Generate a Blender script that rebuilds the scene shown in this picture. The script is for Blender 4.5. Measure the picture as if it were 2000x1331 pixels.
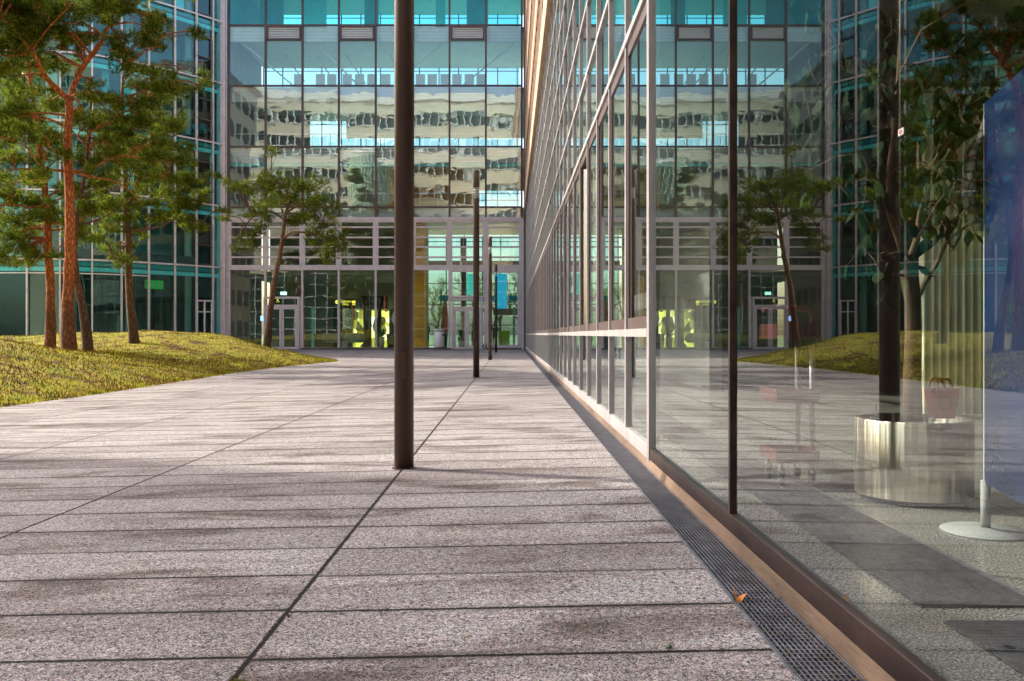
import bpy, math, random
import numpy as np
from mathutils import Vector, Matrix, noise as mnoise
R = math.radians
random.seed(7); rng = np.random.default_rng(7)
sc = bpy.context.scene
for o in list(bpy.data.objects): bpy.data.objects.remove(o)
COL = sc.collection

# ------------------------------------------------------------------ camera, sky, sun, exposure
F, CX, CY, H = 1700.0, 997.0, 654.0, 0.9
cam_d = bpy.data.cameras.new('camera'); cam = bpy.data.objects.new('camera', cam_d); COL.objects.link(cam)
cam.location = (0, 0, H); cam.rotation_euler = (R(90), 0, 0)
cam_d.sensor_width = 36; cam_d.lens = F / 2000 * 36
cam_d.shift_x = (1000 - CX) / 2000; cam_d.shift_y = -(665.5 - CY) / 2000
cam_d.clip_start = 0.05; cam_d.clip_end = 6000
sc.camera = cam
LDIR = Vector((.90, -.43, 0)).normalized(); ELEV = 35
w = bpy.data.worlds.new('World'); sc.world = w; w.use_nodes = True
nt = w.node_tree; bg = nt.nodes['Background']
sky = nt.nodes.new('ShaderNodeTexSky'); sky.sky_type = 'NISHITA'; sky.sun_disc = False
sky.sun_elevation = R(ELEV); sky.sun_rotation = math.atan2(-LDIR.x, -LDIR.y); sky.air_density = 1.0; sky.dust_density = 4.0; sky.ozone_density = .6
nt.links.new(sky.outputs[0], bg.inputs[0]); bg.inputs[1].default_value = 0.15
sd = bpy.data.lights.new('sun', 'SUN'); sun = bpy.data.objects.new('sun', sd); COL.objects.link(sun)
sd.energy = 2.0; sd.angle = R(0.6); sd.color = (1, .93, .80)
ld = Vector((LDIR.x * math.cos(R(ELEV)), LDIR.y * math.cos(R(ELEV)), -math.sin(R(ELEV))))
sun.rotation_euler = ld.to_track_quat('-Z', 'Y').to_euler()
vs = sc.view_settings; vs.view_transform = 'Standard'; vs.look = 'None'; vs.exposure = 1.46; vs.gamma = 1
sc.cycles.max_bounces = 10; sc.cycles.transparent_max_bounces = 24; sc.cycles.glossy_bounces = 6
sc.cycles.caustics_reflective = False; sc.cycles.caustics_refractive = False
sc.cycles.sample_clamp_indirect = 6

def P(px, py, Y):
    return Vector(((px - CX) / F * Y, Y, H + (CY - py) / F * Y))
def sstep(a, b, x):
    t = np.clip((x - a) / (b - a), 0, 1); return t * t * (3 - 2 * t)
def gz(x, y):
    return 0.02 * np.clip(x, -7, 1.0) * (1 - sstep(14, 46, y))

# ------------------------------------------------------------------ mesh helpers
class MB:
    def __init__(s): s.v = []; s.f = []
    def add(s, vs_, fs):
        n = len(s.v); s.v += [tuple(p) for p in vs_]; s.f += [tuple(i + n for i in f) for f in fs]
    def box(s, x0, x1, y0, y1, z0, z1):
        x0, x1 = min(x0, x1), max(x0, x1); y0, y1 = min(y0, y1), max(y0, y1); z0, z1 = min(z0, z1), max(z0, z1)
        s.add([(x0,y0,z0),(x1,y0,z0),(x1,y1,z0),(x0,y1,z0),(x0,y0,z1),(x1,y0,z1),(x1,y1,z1),(x0,y1,z1)],
              [(0,3,2,1),(4,5,6,7),(0,1,5,4),(1,2,6,5),(2,3,7,6),(3,0,4,7)])
        return s
    def quad(s, a, b, c, d): s.add([a, b, c, d], [(0, 1, 2, 3)]); return s
    def bar(s, a, b, w_, d_, up=(0, 0, 1)):           # rectangular bar a->b
        a = Vector(a); b = Vector(b); t = (b - a).normalized(); u = Vector(up)
        if abs(t.dot(u)) > .95: u = Vector((0, 1, 0))
        r = t.cross(u).normalized(); u = r.cross(t)
        vs_ = [p + r * i * w_ / 2 + u * j * d_ / 2 for p in (a, b) for i, j in ((-1,-1),(1,-1),(1,1),(-1,1))]
        s.add(vs_, [(0,3,2,1),(4,5,6,7),(0,1,5,4),(1,2,6,5),(2,3,7,6),(3,0,4,7)]); return s
    def tube(s, pts, rad, n=8, cap=True, wob=0):
        pts = [Vector(p) for p in pts]
        if not hasattr(rad, '__len__'): rad = [rad] * len(pts)
        rings = []; up = Vector((0, 1, 0.01))
        for i, p in enumerate(pts):
            t = (pts[min(i+1, len(pts)-1)] - pts[max(i-1, 0)]).normalized()
            a = t.cross(up)
            if a.length < .05: a = t.cross(Vector((1, 0, 0)))
            a.normalize(); b = t.cross(a)
            rings.append([p + (a * math.cos(k*2*math.pi/n) + b * math.sin(k*2*math.pi/n)) * rad[i] * (1 + wob * (random.random() - .5)) for k in range(n)])
        vs_ = [q for r_ in rings for q in r_]; fs = []
        for i in range(len(pts) - 1):
            for k in range(n): fs.append((i*n+k, i*n+(k+1) % n, (i+1)*n+(k+1) % n, (i+1)*n+k))
        if cap: fs.append(tuple(range(n))[::-1]); fs.append(tuple((len(pts)-1)*n + k for k in range(n)))
        s.add(vs_, fs); return s
    def lathe(s, prof, c=(0, 0), n=24, z0=0):
        vs_ = []; fs = []
        for r_, z in prof:
            for k in range(n): vs_.append((c[0] + r_*math.cos(k*2*math.pi/n), c[1] + r_*math.sin(k*2*math.pi/n), z0 + z))
        m = len(prof)
        for i in range(m-1):
            for k in range(n): fs.append((i*n+k, i*n+(k+1) % n, (i+1)*n+(k+1) % n, (i+1)*n+k))
        fs.append(tuple(range(n))[::-1]); fs.append(tuple((m-1)*n+k for k in range(n)))
        s.add(vs_, fs); return s
    def frame(s, x0, x1, z0, z1, y0, y1, t):           # rectangular frame in XZ
        s.box(x0, x0+t, y0, y1, z0, z1); s.box(x1-t, x1, y0, y1, z0, z1)
        s.box(x0+t, x1-t, y0, y1, z0, z0+t); s.box(x0+t, x1-t, y0, y1, z1-t, z1); return s
    def build(s, name, mat, parent=None, smooth=False, bevel=0):
        me = bpy.data.meshes.new(name); me.from_pydata(s.v, [], s.f); me.update()
        return link(name, me, mat, parent, smooth, bevel)
def link(name, me, mat, parent=None, smooth=False, bevel=0):
    o = bpy.data.objects.new(name, me); COL.objects.link(o)
    if mat: me.materials.append(mat)
    if smooth: me.polygons.foreach_set('use_smooth', [True]*len(me.polygons))
    if parent:
        o.parent = parent; o.matrix_parent_inverse = Matrix.Translation(-WL[parent.name])
        WL[o.name] = Vector((0, 0, 0)) if False else WL[parent.name]
    else: WL[o.name] = Vector((0, 0, 0))
    if bevel:
        m = o.modifiers.new('bevel', 'BEVEL'); m.width = bevel; m.segments = 2; m.limit_method = 'ANGLE'
    return o
WL = {}
def sub(name, mb, mat, parent, **k):                    # a sub-part: parent is a mesh whose own frame is the world
    me = bpy.data.meshes.new(name); me.from_pydata(mb.v, [], mb.f); me.update()
    o = bpy.data.objects.new(name, me); COL.objects.link(o); me.materials.append(mat)
    if k.get('smooth'): me.polygons.foreach_set('use_smooth', [True]*len(me.polygons))
    o.parent = parent
    return o
def np_mesh(name, V, Fc, mat, parent=None, smooth=False, k=3):
    me = bpy.data.meshes.new(name); V = np.asarray(V, dtype=np.float32); Fc = np.asarray(Fc, dtype=np.int32)
    me.vertices.add(len(V)); me.vertices.foreach_set('co', V.ravel())
    me.loops.add(Fc.size); me.loops.foreach_set('vertex_index', Fc.ravel())
    me.polygons.add(len(Fc)); me.polygons.foreach_set('loop_start', np.arange(0, Fc.size, k, dtype=np.int32))
    me.update(calc_edges=True)
    return link(name, me, mat, parent, smooth)
def thing(name, label, cat, loc=(0, 0, 0), group=None):
    o = bpy.data.objects.new(name, None); COL.objects.link(o); o.location = loc; o.empty_display_size = .2
    WL[o.name] = Vector(loc); o['label'] = label; o['category'] = cat
    if group: o['group'] = group
    return o
def tag(o, label, cat, group=None):
    o['label'] = label; o['category'] = cat
    if group: o['group'] = group
    return o
def setting(o, kind='structure'): o['kind'] = kind; return o
def copy_tree(o, parent=None):
    c = o.copy(); COL.objects.link(c)
    if parent: c.parent = parent
    for ch in list(o.children): copy_tree(ch, c)
    return c

# ------------------------------------------------------------------ materials
def newmat(name):
    m = bpy.data.materials.new(name); m.use_nodes = True; m.node_tree.nodes.clear()
    nt_ = m.node_tree; out = nt_.nodes.new('ShaderNodeOutputMaterial'); return m, nt_, out
def N(nt_, typ, **k):
    n = nt_.nodes.new(typ)
    for a, b in k.items():
        if a.startswith('i_'):
            key = a[2:]; key = int(key) if key.isdigit() else key.replace('_', ' ')
            n.inputs[key].default_value = b
        else: setattr(n, a, b)
    return n
def L(nt_, a, b): nt_.links.new(a, b)
def c4(c): return (c[0], c[1], c[2], 1)
def ramp(nt_, fac, stops):
    r_ = nt_.nodes.new('ShaderNodeValToRGB'); e = r_.color_ramp.elements
    while len(e) < len(stops): e.new(.5)
    for i, (p, c) in enumerate(stops): e[i].position = p; e[i].color = c4(c)
    L(nt_, fac, r_.inputs[0]); return r_.outputs[0]
def mixc(nt_, fac, a, b, mode='MIX'):
    m = nt_.nodes.new('ShaderNodeMix'); m.data_type = 'RGBA'; m.blend_type = mode
    for sock, v in ((m.inputs[0], fac), (m.inputs[6], a), (m.inputs[7], b)):
        if isinstance(v, (int, float)): sock.default_value = v
        elif isinstance(v, tuple): sock.default_value = c4(v)
        else: L(nt_, v, sock)
    return m.outputs[2]
def math_(nt_, op, a, b=None, c=None):
    m = nt_.nodes.new('ShaderNodeMath'); m.operation = op
    for i, v in enumerate((a, b, c)):
        if v is None: continue
        if isinstance(v, (int, float)): m.inputs[i].default_value = v
        else: L(nt_, v, m.inputs[i])
    return m.outputs[0]
def coords(nt_, scale=(1, 1, 1)):
    t = nt_.nodes.new('ShaderNodeTexCoord'); mp = nt_.nodes.new('ShaderNodeMapping'); mp.inputs['Scale'].default_value = scale
    L(nt_, t.outputs['Object'], mp.inputs[0]); return mp.outputs[0]
def plain(name, col, rough=.5, metal=0, var=.18, nscale=3.0, bump=0.0, stretch=(1, 1, 1), emit=0):
    m, t, out = newmat(name); b = N(t, 'ShaderNodeBsdfPrincipled', i_Roughness=rough, i_Metallic=metal); L(t, b.outputs[0], out.inputs[0])
    co = coords(t, stretch)
    n = N(t, 'ShaderNodeTexNoise', i_Scale=nscale, i_Detail=6.0, i_Roughness=.6); L(t, co, n.inputs[0])
    lo = tuple(x*(1-var) for x in col); hi = tuple(min(1, x*(1+var)) for x in col)
    cc = ramp(t, n.outputs[0], [(.3, lo), (.7, hi)]); L(t, cc, b.inputs['Base Color'])
    rr = math_(t, 'MULTIPLY_ADD', n.outputs[0], .25, rough - .12); L(t, rr, b.inputs['Roughness'])
    if bump:
        n2 = N(t, 'ShaderNodeTexNoise', i_Scale=nscale*12, i_Detail=4.0); L(t, co, n2.inputs[0])
        bp = N(t, 'ShaderNodeBump', i_Strength=bump, i_Distance=.01); L(t, n2.outputs[0], bp.inputs['Height']); L(t, bp.outputs[0], b.inputs['Normal'])
    if emit:
        b.inputs['Emission Color'].default_value = c4(col); b.inputs['Emission Strength'].default_value = emit
    return m
def glass(name, tint, r0, r1, pw, wav, wscale=.8, spec=(1, 1, 1), dirt=.0):
    m, t, out = newmat(name)
    tr = N(t, 'ShaderNodeBsdfTransparent'); tr.inputs[0].default_value = c4(tint)
    gl = N(t, 'ShaderNodeBsdfGlossy', i_Roughness=0.0); gl.inputs[0].default_value = c4(spec)
    lw = N(t, 'ShaderNodeLayerWeight', i_Blend=.5)
    f = math_(t, 'POWER', lw.outputs['Facing'], pw); f = math_(t, 'MULTIPLY_ADD', f, r1 - r0, r0)
    mx = N(t, 'ShaderNodeMixShader'); L(t, f, mx.inputs[0]); L(t, tr.outputs[0], mx.inputs[1]); L(t, gl.outputs[0], mx.inputs[2])
    co = coords(t, (1, 1, 1.6))
    n = N(t, 'ShaderNodeTexNoise', i_Scale=wscale, i_Detail=1.5, i_Distortion=.6); L(t, co, n.inputs[0])
    bp = N(t, 'ShaderNodeBump', i_Strength=1.0, i_Distance=wav); L(t, n.outputs[0], bp.inputs['Height']); L(t, bp.outputs[0], gl.inputs['Normal'])
    L(t, mx.outputs[0], out.inputs[0]); return m

M = {}
M['frame_dark'] = plain('plum_brown_frame', (.10, .065, .065), .4, .3, .2, 2)
M['frame_pink'] = plain('light_anodised_frame', (.66, .58, .60), .4, .15, .12, 3, .05)
M['mullion'] = plain('bronze_silver_mullion', (.50, .47, .48), .4, .25, .16, 4, .04, (1, 1, .15))
M['sash'] = plain('dark_sash', (.16, .115, .115), .38, .4, .2, 3)
M['rail_dark'] = plain('scuffed_brown_rail', (.065, .04, .035), .34, .5, .5, 9, .1, (1, .3, 1))
M['tan'] = plain('weathered_tan_sill', (.21, .14, .10), .5, .2, .5, 6, .2, (1, .2, 1))
M['pole'] = plain('bronze_paint', (.085, .05, .038), .42, .25, .3, 4, .1, (1, 1, .25))
M['steel'] = plain('galvanised_steel', (.24, .24, .28), .38, .7, .3, 12, .1)
M['black'] = plain('black_void', (.008, .008, .009), .9, 0, .1)
M['white'] = plain('white_paint', (.72, .72, .70), .45, 0, .08, 2)
M['grey'] = plain('grey_interior', (.30, .32, .33), .7, 0, .12, 1)
M['lightgrey'] = plain('pale_interior', (.58, .60, .60), .7, 0, .08, 1)
M['darkwall'] = plain('dark_interior', (.045, .05, .05), .8, 0, .25, .6)
M['teal'] = plain('teal_panel', (.03, .36, .38), .45, 0, .2, 1.2)
M['tealdark'] = plain('deep_teal_panel', (.02, .22, .27), .5, 0, .25, 1.2)
M['frame_white'] = plain('pale_frame', (.84, .78, .76), .4, .1)
M['cyan'] = plain('turquoise_panel', (.22, .75, .74), .5, 0, .15, 1.0)
M['beige'] = plain('sandstone_cladding', (.66, .58, .46), .75, 0, .1, .7, .1)
M['terracotta'] = plain('brown_stone', (.30, .13, .075), .7, 0, .2, 1.5, .1)
M['stone_light'] = plain('pale_stone', (.58, .40, .29), .7, 0, .12, 1.5, .1)
M['wood'] = plain('honey_wood', (.92, .42, .03), .5, 0, .25, 1.2, 0, (.6, 1, 5))
M['red'] = plain('dark_red_tray', (.09, .006, .005), .35, 0, .3, 5)
M['redbag'] = plain('brick_red_bag', (.36, .035, .02), .55, 0, .2, 8)
M['blue'] = plain('deep_blue_board', (.0015, .016, .075), .3, 0, .35, 2.5)
M['yellow'] = plain('lit_yellow', (.9, .85, .08), .5, 0, .05, 2, emit=.45)
M['litroom'] = plain('lit_lime_wall', (.85, .9, .2), .6, 0, .3, 3, emit=.55)
m, t, out = newmat('lit_shop_shelves'); b = N(t, 'ShaderNodeBsdfPrincipled', i_Roughness=.7); L(t, b.outputs[0], out.inputs[0])
vo = N(t, 'ShaderNodeTexVoronoi', i_Scale=2.6); vo.inputs['Randomness'].default_value = .8; L(t, coords(t, (1, 1, .7)), vo.inputs[0]); cc = ramp(t, vo.outputs['Color'], [(.25, (.03, .035, .01)), (.42, (.30, .33, .04)), (.6, (.8, .85, .15)), (.9, (1, 1, .7))])
L(t, cc, b.inputs['Base Color']); L(t, cc, b.inputs['Emission Color']); b.inputs['Emission Strength'].default_value = .8; M['litroom'] = m
M['screen'] = plain('lit_blue_screen', (.25, .45, 1), .4, 0, .2, 4, emit=1.0)
M['exit'] = plain('lit_exit_sign', (.45, .95, .85), .4, 0, .1, 4, emit=.9)
M['green_lamp'] = plain('lit_green_panel', (.02, .3, .03), .4, 0, .2, 2, emit=.12)
M['lamp'] = plain('lit_ceiling_lamp', (1, .95, .8), .4, 0, .02, 2, emit=3.0)
M['leather'] = plain('grey_green_leather', (.26, .29, .25), .5, 0, .15, 4)
M['leaf'] = plain('ficus_leaf', (.010, .030, .008), .7, 0, .6, 6); [setattr(n_.inputs['Specular IOR Level'], 'default_value', .12) for n_ in M['leaf'].node_tree.nodes if n_.type == 'BSDF_PRINCIPLED']
M['potleaf'] = plain('palm_leaf', (.05, .2, .03), .4, 0, .4, 6)
M['ficusbark'] = plain('ficus_bark', (.10, .06, .03), .8, 0, .3, 10, .3, (1, 1, .3))
M['skin'] = plain('skin', (.5, .3, .22), .6, 0, .1)
M['cloth'] = plain('black_coat', (.02, .02, .025), .9, 0, .3, 6)
M['denim'] = plain('dark_trousers', (.04, .045, .07), .9, 0, .2, 6)
M['rubber'] = plain('black_rubber', (.02, .02, .02), .7, 0, .2)
M['salmon'] = plain('salmon_fabric', (.7, .22, .13), .8, 0, .15, 4)
M['rearglass'] = None
G_FAR = glass('far_facade_glass', (.90, 1, .99), .28, .9, 3.0, .0026, .75, (.84, 1, .98))
G_LOW = glass('far_lower_glass', (.90, .98, .86), .15, .9, 3.0, .0010, .6, (.9, 1, .95))
G_LEFT = glass('teal_tinted_glass', (.56, 1, .99), .10, .85, 3.0, .0035, .5, (.62, 1, .97))
G_NEAR = glass('near_facade_glass', (.96, 1, .96), .05, 1.0, 2.75, .00022, .6, (.93, 1, .97))
G_IN = glass('inner_glass', (.40, .68, .70), .10, .8, 4, .001)
G_TOP = glass('cyan_top_glass', (.30, .98, 1.0), .13, .85, 3, .003, .6, (.4, 1, 1))
G_CONF = glass('pale_upper_glass', (.82, 1, .98), .15, .85, 3, .003, .6, (.8, 1, 1))
G_REAR = glass('rear_dark_glass', (.10, .22, .2), .30, .9, 3, .004)

# stainless drum: brushed
m, t, out = newmat('brushed_stainless'); b = N(t, 'ShaderNodeBsdfPrincipled', i_Metallic=1.0, i_Roughness=.30); b.inputs['Base Color'].default_value = (.74, .70, .60, 1)
co = coords(t, (2.6, 2.6, .05)); n = N(t, 'ShaderNodeTexNoise', i_Scale=6.0, i_Detail=1.5); L(t, co, n.inputs[0])
bp = N(t, 'ShaderNodeBump', i_Strength=1.0, i_Distance=.03); L(t, n.outputs[0], bp.inputs['Height']); L(t, bp.outputs[0], b.inputs['Normal']); L(t, b.outputs[0], out.inputs[0]); M['drum'] = m

# paving: long exposed-aggregate slabs
m, t, out = newmat('aggregate_paving'); b = N(t, 'ShaderNodeBsdfPrincipled', i_Roughness=.85); b.inputs['Specular IOR Level'].default_value = .18; L(t, b.outputs[0], out.inputs[0])
co = coords(t); sep = N(t, 'ShaderNodeSeparateXYZ'); L(t, co, sep.inputs[0])
wn0 = N(t, 'ShaderNodeTexNoise', i_Scale=38.0, i_Detail=3.0); L(t, co, wn0.inputs[0])
u = math_(t, 'DIVIDE', math_(t, 'ADD', sep.outputs[0], .735), 1.64); colid = math_(t, 'FLOOR', u); fu = math_(t, 'SUBTRACT', u, colid)
cn = N(t, 'ShaderNodeTexWhiteNoise', noise_dimensions='1D'); L(t, colid, cn.inputs['W'])
yy = math_(t, 'ADD', sep.outputs[1], math_(t, 'MULTIPLY', cn.outputs[0], .05))
v = math_(t, 'DIVIDE', math_(t, 'SUBTRACT', yy, 2.475), .4235); rowid = math_(t, 'FLOOR', v); fv = math_(t, 'SUBTRACT', v, rowid); chip = math_(t, 'MULTIPLY', math_(t, 'SUBTRACT', wn0.outputs[0], .5), .012)
def edge(fr, size, wdt):          # distance to nearest joint in metres -> mask
    d = math_(t, 'MULTIPLY', math_(t, 'MINIMUM', fr, math_(t, 'SUBTRACT', 1.0, fr)), size)
    d = math_(t, 'ADD', d, chip)
    mr = N(t, 'ShaderNodeMapRange', i_1=wdt*.45, i_2=wdt*1.2, i_3=1.0, i_4=0.0); mr.interpolation_type = 'SMOOTHSTEP'; L(t, d, mr.inputs[0]); return mr.outputs[0]
ju = edge(fu, 1.64, .0110); jv = edge(fv, .4235, .0105)
jr = math_(t, 'ROUND', v); cb = N(t, 'ShaderNodeCombineXYZ'); L(t, jr, cb.inputs[0]); L(t, colid, cb.inputs[1])
jn = N(t, 'ShaderNodeTexWhiteNoise', noise_dimensions='2D'); L(t, cb.outputs[0], jn.inputs[0])
jstr = N(t, 'ShaderNodeMapRange', i_1=0.0, i_2=.45, i_3=.55, i_4=1.0); L(t, jn.outputs[0], jstr.inputs[0])
joint = math_(t, 'MAXIMUM', ju, math_(t, 'MULTIPLY', jv, jstr.outputs[0]))
cb2 = N(t, 'ShaderNodeCombineXYZ'); L(t, rowid, cb2.inputs[0]); L(t, colid, cb2.inputs[1])
sn = N(t, 'ShaderNodeTexWhiteNoise', noise_dimensions='2D'); L(t, cb2.outputs[0], sn.inputs[0])
sp = N(t, 'ShaderNodeTexNoise', i_Scale=92.0, i_Detail=4.0, i_Roughness=.85, i_Distortion=1.5); L(t, co, sp.inputs[0])
sp2 = N(t, 'ShaderNodeTexVoronoi', i_Scale=130.0); L(t, co, sp2.inputs[0])
c0 = ramp(t, sp.outputs[0], [(.42, (.015, .013, .014)), (.475, (.22, .20, .20)), (.535, (.50, .47, .465)), (.60, (.90, .86, .84))])
c0 = mixc(t, .22, c0, sp2.outputs['Color'], 'SOFT_LIGHT')
mp = N(t, 'ShaderNodeMapping'); mp.inputs['Scale'].default_value = (.8, 2.6, 1); L(t, co, mp.inputs[0])
st = N(t, 'ShaderNodeTexNoise', i_Scale=1.15, i_Detail=9.0, i_Roughness=.62, i_Distortion=.5); L(t, mp.outputs[0], st.inputs[0])
mp3 = N(t, 'ShaderNodeMapping'); mp3.inputs['Scale'].default_value = (1.2, 1.9, 1); mp3.inputs['Location'].default_value = (7, 3, 0); L(t, co, mp3.inputs[0])
st2 = N(t, 'ShaderNodeTexNoise', i_Scale=.55, i_Detail=6.0, i_Roughness=.6); L(t, mp3.outputs[0], st2.inputs[0])
stain = ramp(t, st.outputs[0], [(.52, (1, 1, 1)), (.60, (.62, .58, .56)), (.70, (.24, .21, .19))])
stain2 = ramp(t, st2.outputs[0], [(.36, (1.0, 1.0, 1.0)), (.52, (.90, .88, .89)), (.64, (.62, .58, .59))])
c1 = mixc(t, 1.0, c0, stain, 'MULTIPLY'); c1 = mixc(t, .8, c1, stain2, 'MULTIPLY')
tone = ramp(t, sn.outputs[0], [(0, (.72, .70, .70)), (.5, (.95, .94, .94)), (1, (1.0, 1.0, 1.0))]); c1 = mixc(t, 1.0, c1, tone, 'MULTIPLY')
gv = N(t, 'ShaderNodeTexVoronoi', i_Scale=2.3); L(t, co, gv.inputs[0]); gm = N(t, 'ShaderNodeMapRange', i_1=.022, i_2=.034, i_3=.75, i_4=0.0); L(t, gv.outputs['Distance'], gm.inputs[0]); c1 = mixc(t, gm.outputs[0], c1, (.07, .06, .055))
dirt = N(t, 'ShaderNodeMapRange', i_1=0.0, i_2=.055, i_3=1.0, i_4=0.0); L(t, math_(t, 'MULTIPLY', math_(t, 'MINIMUM', fv, math_(t, 'SUBTRACT', 1.0, fv)), .4235), dirt.inputs[0])
dn = N(t, 'ShaderNodeTexNoise', i_Scale=1.1, i_Detail=5.0); mp4 = N(t, 'ShaderNodeMapping'); mp4.inputs['Scale'].default_value = (1, 2.5, 1); L(t, co, mp4.inputs[0]); L(t, mp4.outputs[0], dn.inputs[0])
dn2 = N(t, 'ShaderNodeMapRange', i_1=.48, i_2=.64, i_3=.35, i_4=1.0); L(t, dn.outputs[0], dn2.inputs[0])
df = math_(t, 'MULTIPLY', math_(t, 'MULTIPLY', math_(t, 'POWER', dirt.outputs[0], 1.6), jstr.outputs[0]), dn2.outputs[0])
c1 = mixc(t, math_(t, 'MULTIPLY', df, .85), c1, (.06, .048, .044)); c1 = mixc(t, joint, c1, (.005, .004, .004)); L(t, c1, b.inputs['Base Color'])
hgt = math_(t, 'SUBTRACT', math_(t, 'MULTIPLY', sp.outputs[0], .12), joint)
bp = N(t, 'ShaderNodeBump', i_Strength=.6, i_Distance=.004); L(t, hgt, bp.inputs['Height']); L(t, bp.outputs[0], b.inputs['Normal'])
M['paving'] = m

# terrazzo floor
m, t, out = newmat('grey_terrazzo'); b = N(t, 'ShaderNodeBsdfPrincipled', i_Roughness=.22); L(t, b.outputs[0], out.inputs[0]); co = coords(t)
n = N(t, 'ShaderNodeTexNoise', i_Scale=120.0, i_Detail=3.0); L(t, co, n.inputs[0]); L(t, ramp(t, n.outputs[0], [(.4, (.07, .07, .07)), (.55, (.25, .25, .235)), (.7, (.50, .50, .47))]), b.inputs['Base Color']); M['terrazzo'] = m

# pine bark
def bark(name, a, b_):
    m, t, out = newmat(name); b = N(t, 'ShaderNodeBsdfPrincipled', i_Roughness=.85); L(t, b.outputs[0], out.inputs[0]); co = coords(t, (9, 9, 3.2))
    vo = N(t, 'ShaderNodeTexVoronoi', i_Scale=1.6, feature='DISTANCE_TO_EDGE'); n = N(t, 'ShaderNodeTexNoise', i_Scale=1.4, i_Detail=8.0, i_Roughness=.7); L(t, co, n.inputs[0])
    mx = mixc(t, .75, co, n.outputs['Color'], 'ADD'); L(t, mx, vo.inputs[0])
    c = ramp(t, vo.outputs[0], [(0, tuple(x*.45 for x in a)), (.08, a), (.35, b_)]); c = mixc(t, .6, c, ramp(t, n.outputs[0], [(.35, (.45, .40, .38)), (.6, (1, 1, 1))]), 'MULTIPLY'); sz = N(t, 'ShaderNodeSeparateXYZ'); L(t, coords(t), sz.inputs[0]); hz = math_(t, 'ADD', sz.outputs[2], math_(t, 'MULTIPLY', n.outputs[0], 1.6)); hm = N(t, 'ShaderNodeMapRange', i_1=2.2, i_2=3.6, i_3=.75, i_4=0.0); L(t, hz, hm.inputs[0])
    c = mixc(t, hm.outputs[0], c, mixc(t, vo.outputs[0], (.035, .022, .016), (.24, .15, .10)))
    L(t, c, b.inputs['Base Color'])
    bp = N(t, 'ShaderNodeBump', i_Strength=.9, i_Distance=.02); L(t, vo.outputs[0], bp.inputs['Height']); L(t, bp.outputs[0], b.inputs['Normal']); return m
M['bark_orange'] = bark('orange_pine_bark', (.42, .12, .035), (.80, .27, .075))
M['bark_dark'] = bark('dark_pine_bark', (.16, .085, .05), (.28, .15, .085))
def foliage(name, stops, trans=.3, ns=1.1, lo=.42):
    m, t, out = newmat(name); g = N(t, 'ShaderNodeNewGeometry'); c = ramp(t, g.outputs['Random Per Island'], stops)
    n = N(t, 'ShaderNodeTexNoise', i_Scale=ns, i_Detail=3.0); L(t, coords(t), n.inputs[0])
    c = mixc(t, .75, c, ramp(t, n.outputs[0], [(.36, (lo, lo*1.1, lo*.95)), (.62, (1.25, 1.2, 1.0))]), 'MULTIPLY')
    d = N(t, 'ShaderNodeBsdfDiffuse'); L(t, c, d.inputs[0]); tl = N(t, 'ShaderNodeBsdfTranslucent'); L(t, c, tl.inputs[0])
    mx = N(t, 'ShaderNodeMixShader'); mx.inputs[0].default_value = trans; L(t, d.outputs[0], mx.inputs[1]); L(t, tl.outputs[0], mx.inputs[2]); L(t, mx.outputs[0], out.inputs[0]); return m
M['needle'] = foliage('pine_needles', [(0, (.03, .07, .01)), (.4, (.12, .20, .03)), (.8, (.28, .36, .05)), (1, (.48, .45, .08))], .5)
M['needle_far'] = foliage('pine_needles_fresh', [(0, (.05, .09, .015)), (.5, (.15, .22, .03)), (.85, (.30, .36, .05)), (1, (.42, .42, .08))], .5)
M['budleaf'] = foliage('spring_leaves', [(0, (.25, .33, .06)), (1, (.45, .5, .12))], .5)
M['blade'] = foliage('grass_blades', [(0, (.02, .045, .004)), (.35, (.10, .15, .006)), (.7, (.38, .42, .010)), (1, (.66, .60, .03))], .5, 1.3, .05)
M['litter'] = foliage('needle_litter', [(0, (.06, .035, .015)), (.6, (.22, .11, .035)), (1, (.42, .25, .07))], .1)
# turf under the blades
m, t, out = newmat('mossy_turf'); b = N(t, 'ShaderNodeBsdfPrincipled', i_Roughness=.95); L(t, b.outputs[0], out.inputs[0]); co = coords(t)
n = N(t, 'ShaderNodeTexNoise', i_Scale=1.6, i_Detail=8.0, i_Roughness=.7); L(t, co, n.inputs[0]); n2 = N(t, 'ShaderNodeTexNoise', i_Scale=22.0, i_Detail=5.0); L(t, co, n2.inputs[0])
c = ramp(t, n.outputs[0], [(.40, (.10, .05, .012)), (.5, (.42, .34, .012)), (.62, (.22, .30, .012))]); c = mixc(t, .8, c, ramp(t, n2.outputs[0], [(.35, (.35, .3, .25)), (.65, (1.3, 1.3, 1))]), 'MULTIPLY'); L(t, c, b.inputs['Base Color'])
bp = N(t, 'ShaderNodeBump', i_Strength=1.0, i_Distance=.04); L(t, n2.outputs[0], bp.inputs['Height']); L(t, bp.outputs[0], b.inputs['Normal']); M['turf'] = m
# dark cracked pattern cloth
m, t, out = newmat('scale_pattern_cloth'); b = N(t, 'ShaderNodeBsdfPrincipled', i_Roughness=.8); L(t, b.outputs[0], out.inputs[0])
vo = N(t, 'ShaderNodeTexVoronoi', i_Scale=22.0, feature='DISTANCE_TO_EDGE'); L(t, coords(t), vo.inputs[0]); L(t, ramp(t, vo.outputs[0], [(.08, (.004, .004, .004)), (.16, (.12, .10, .095))]), b.inputs['Base Color']); M['scales'] = m

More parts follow.
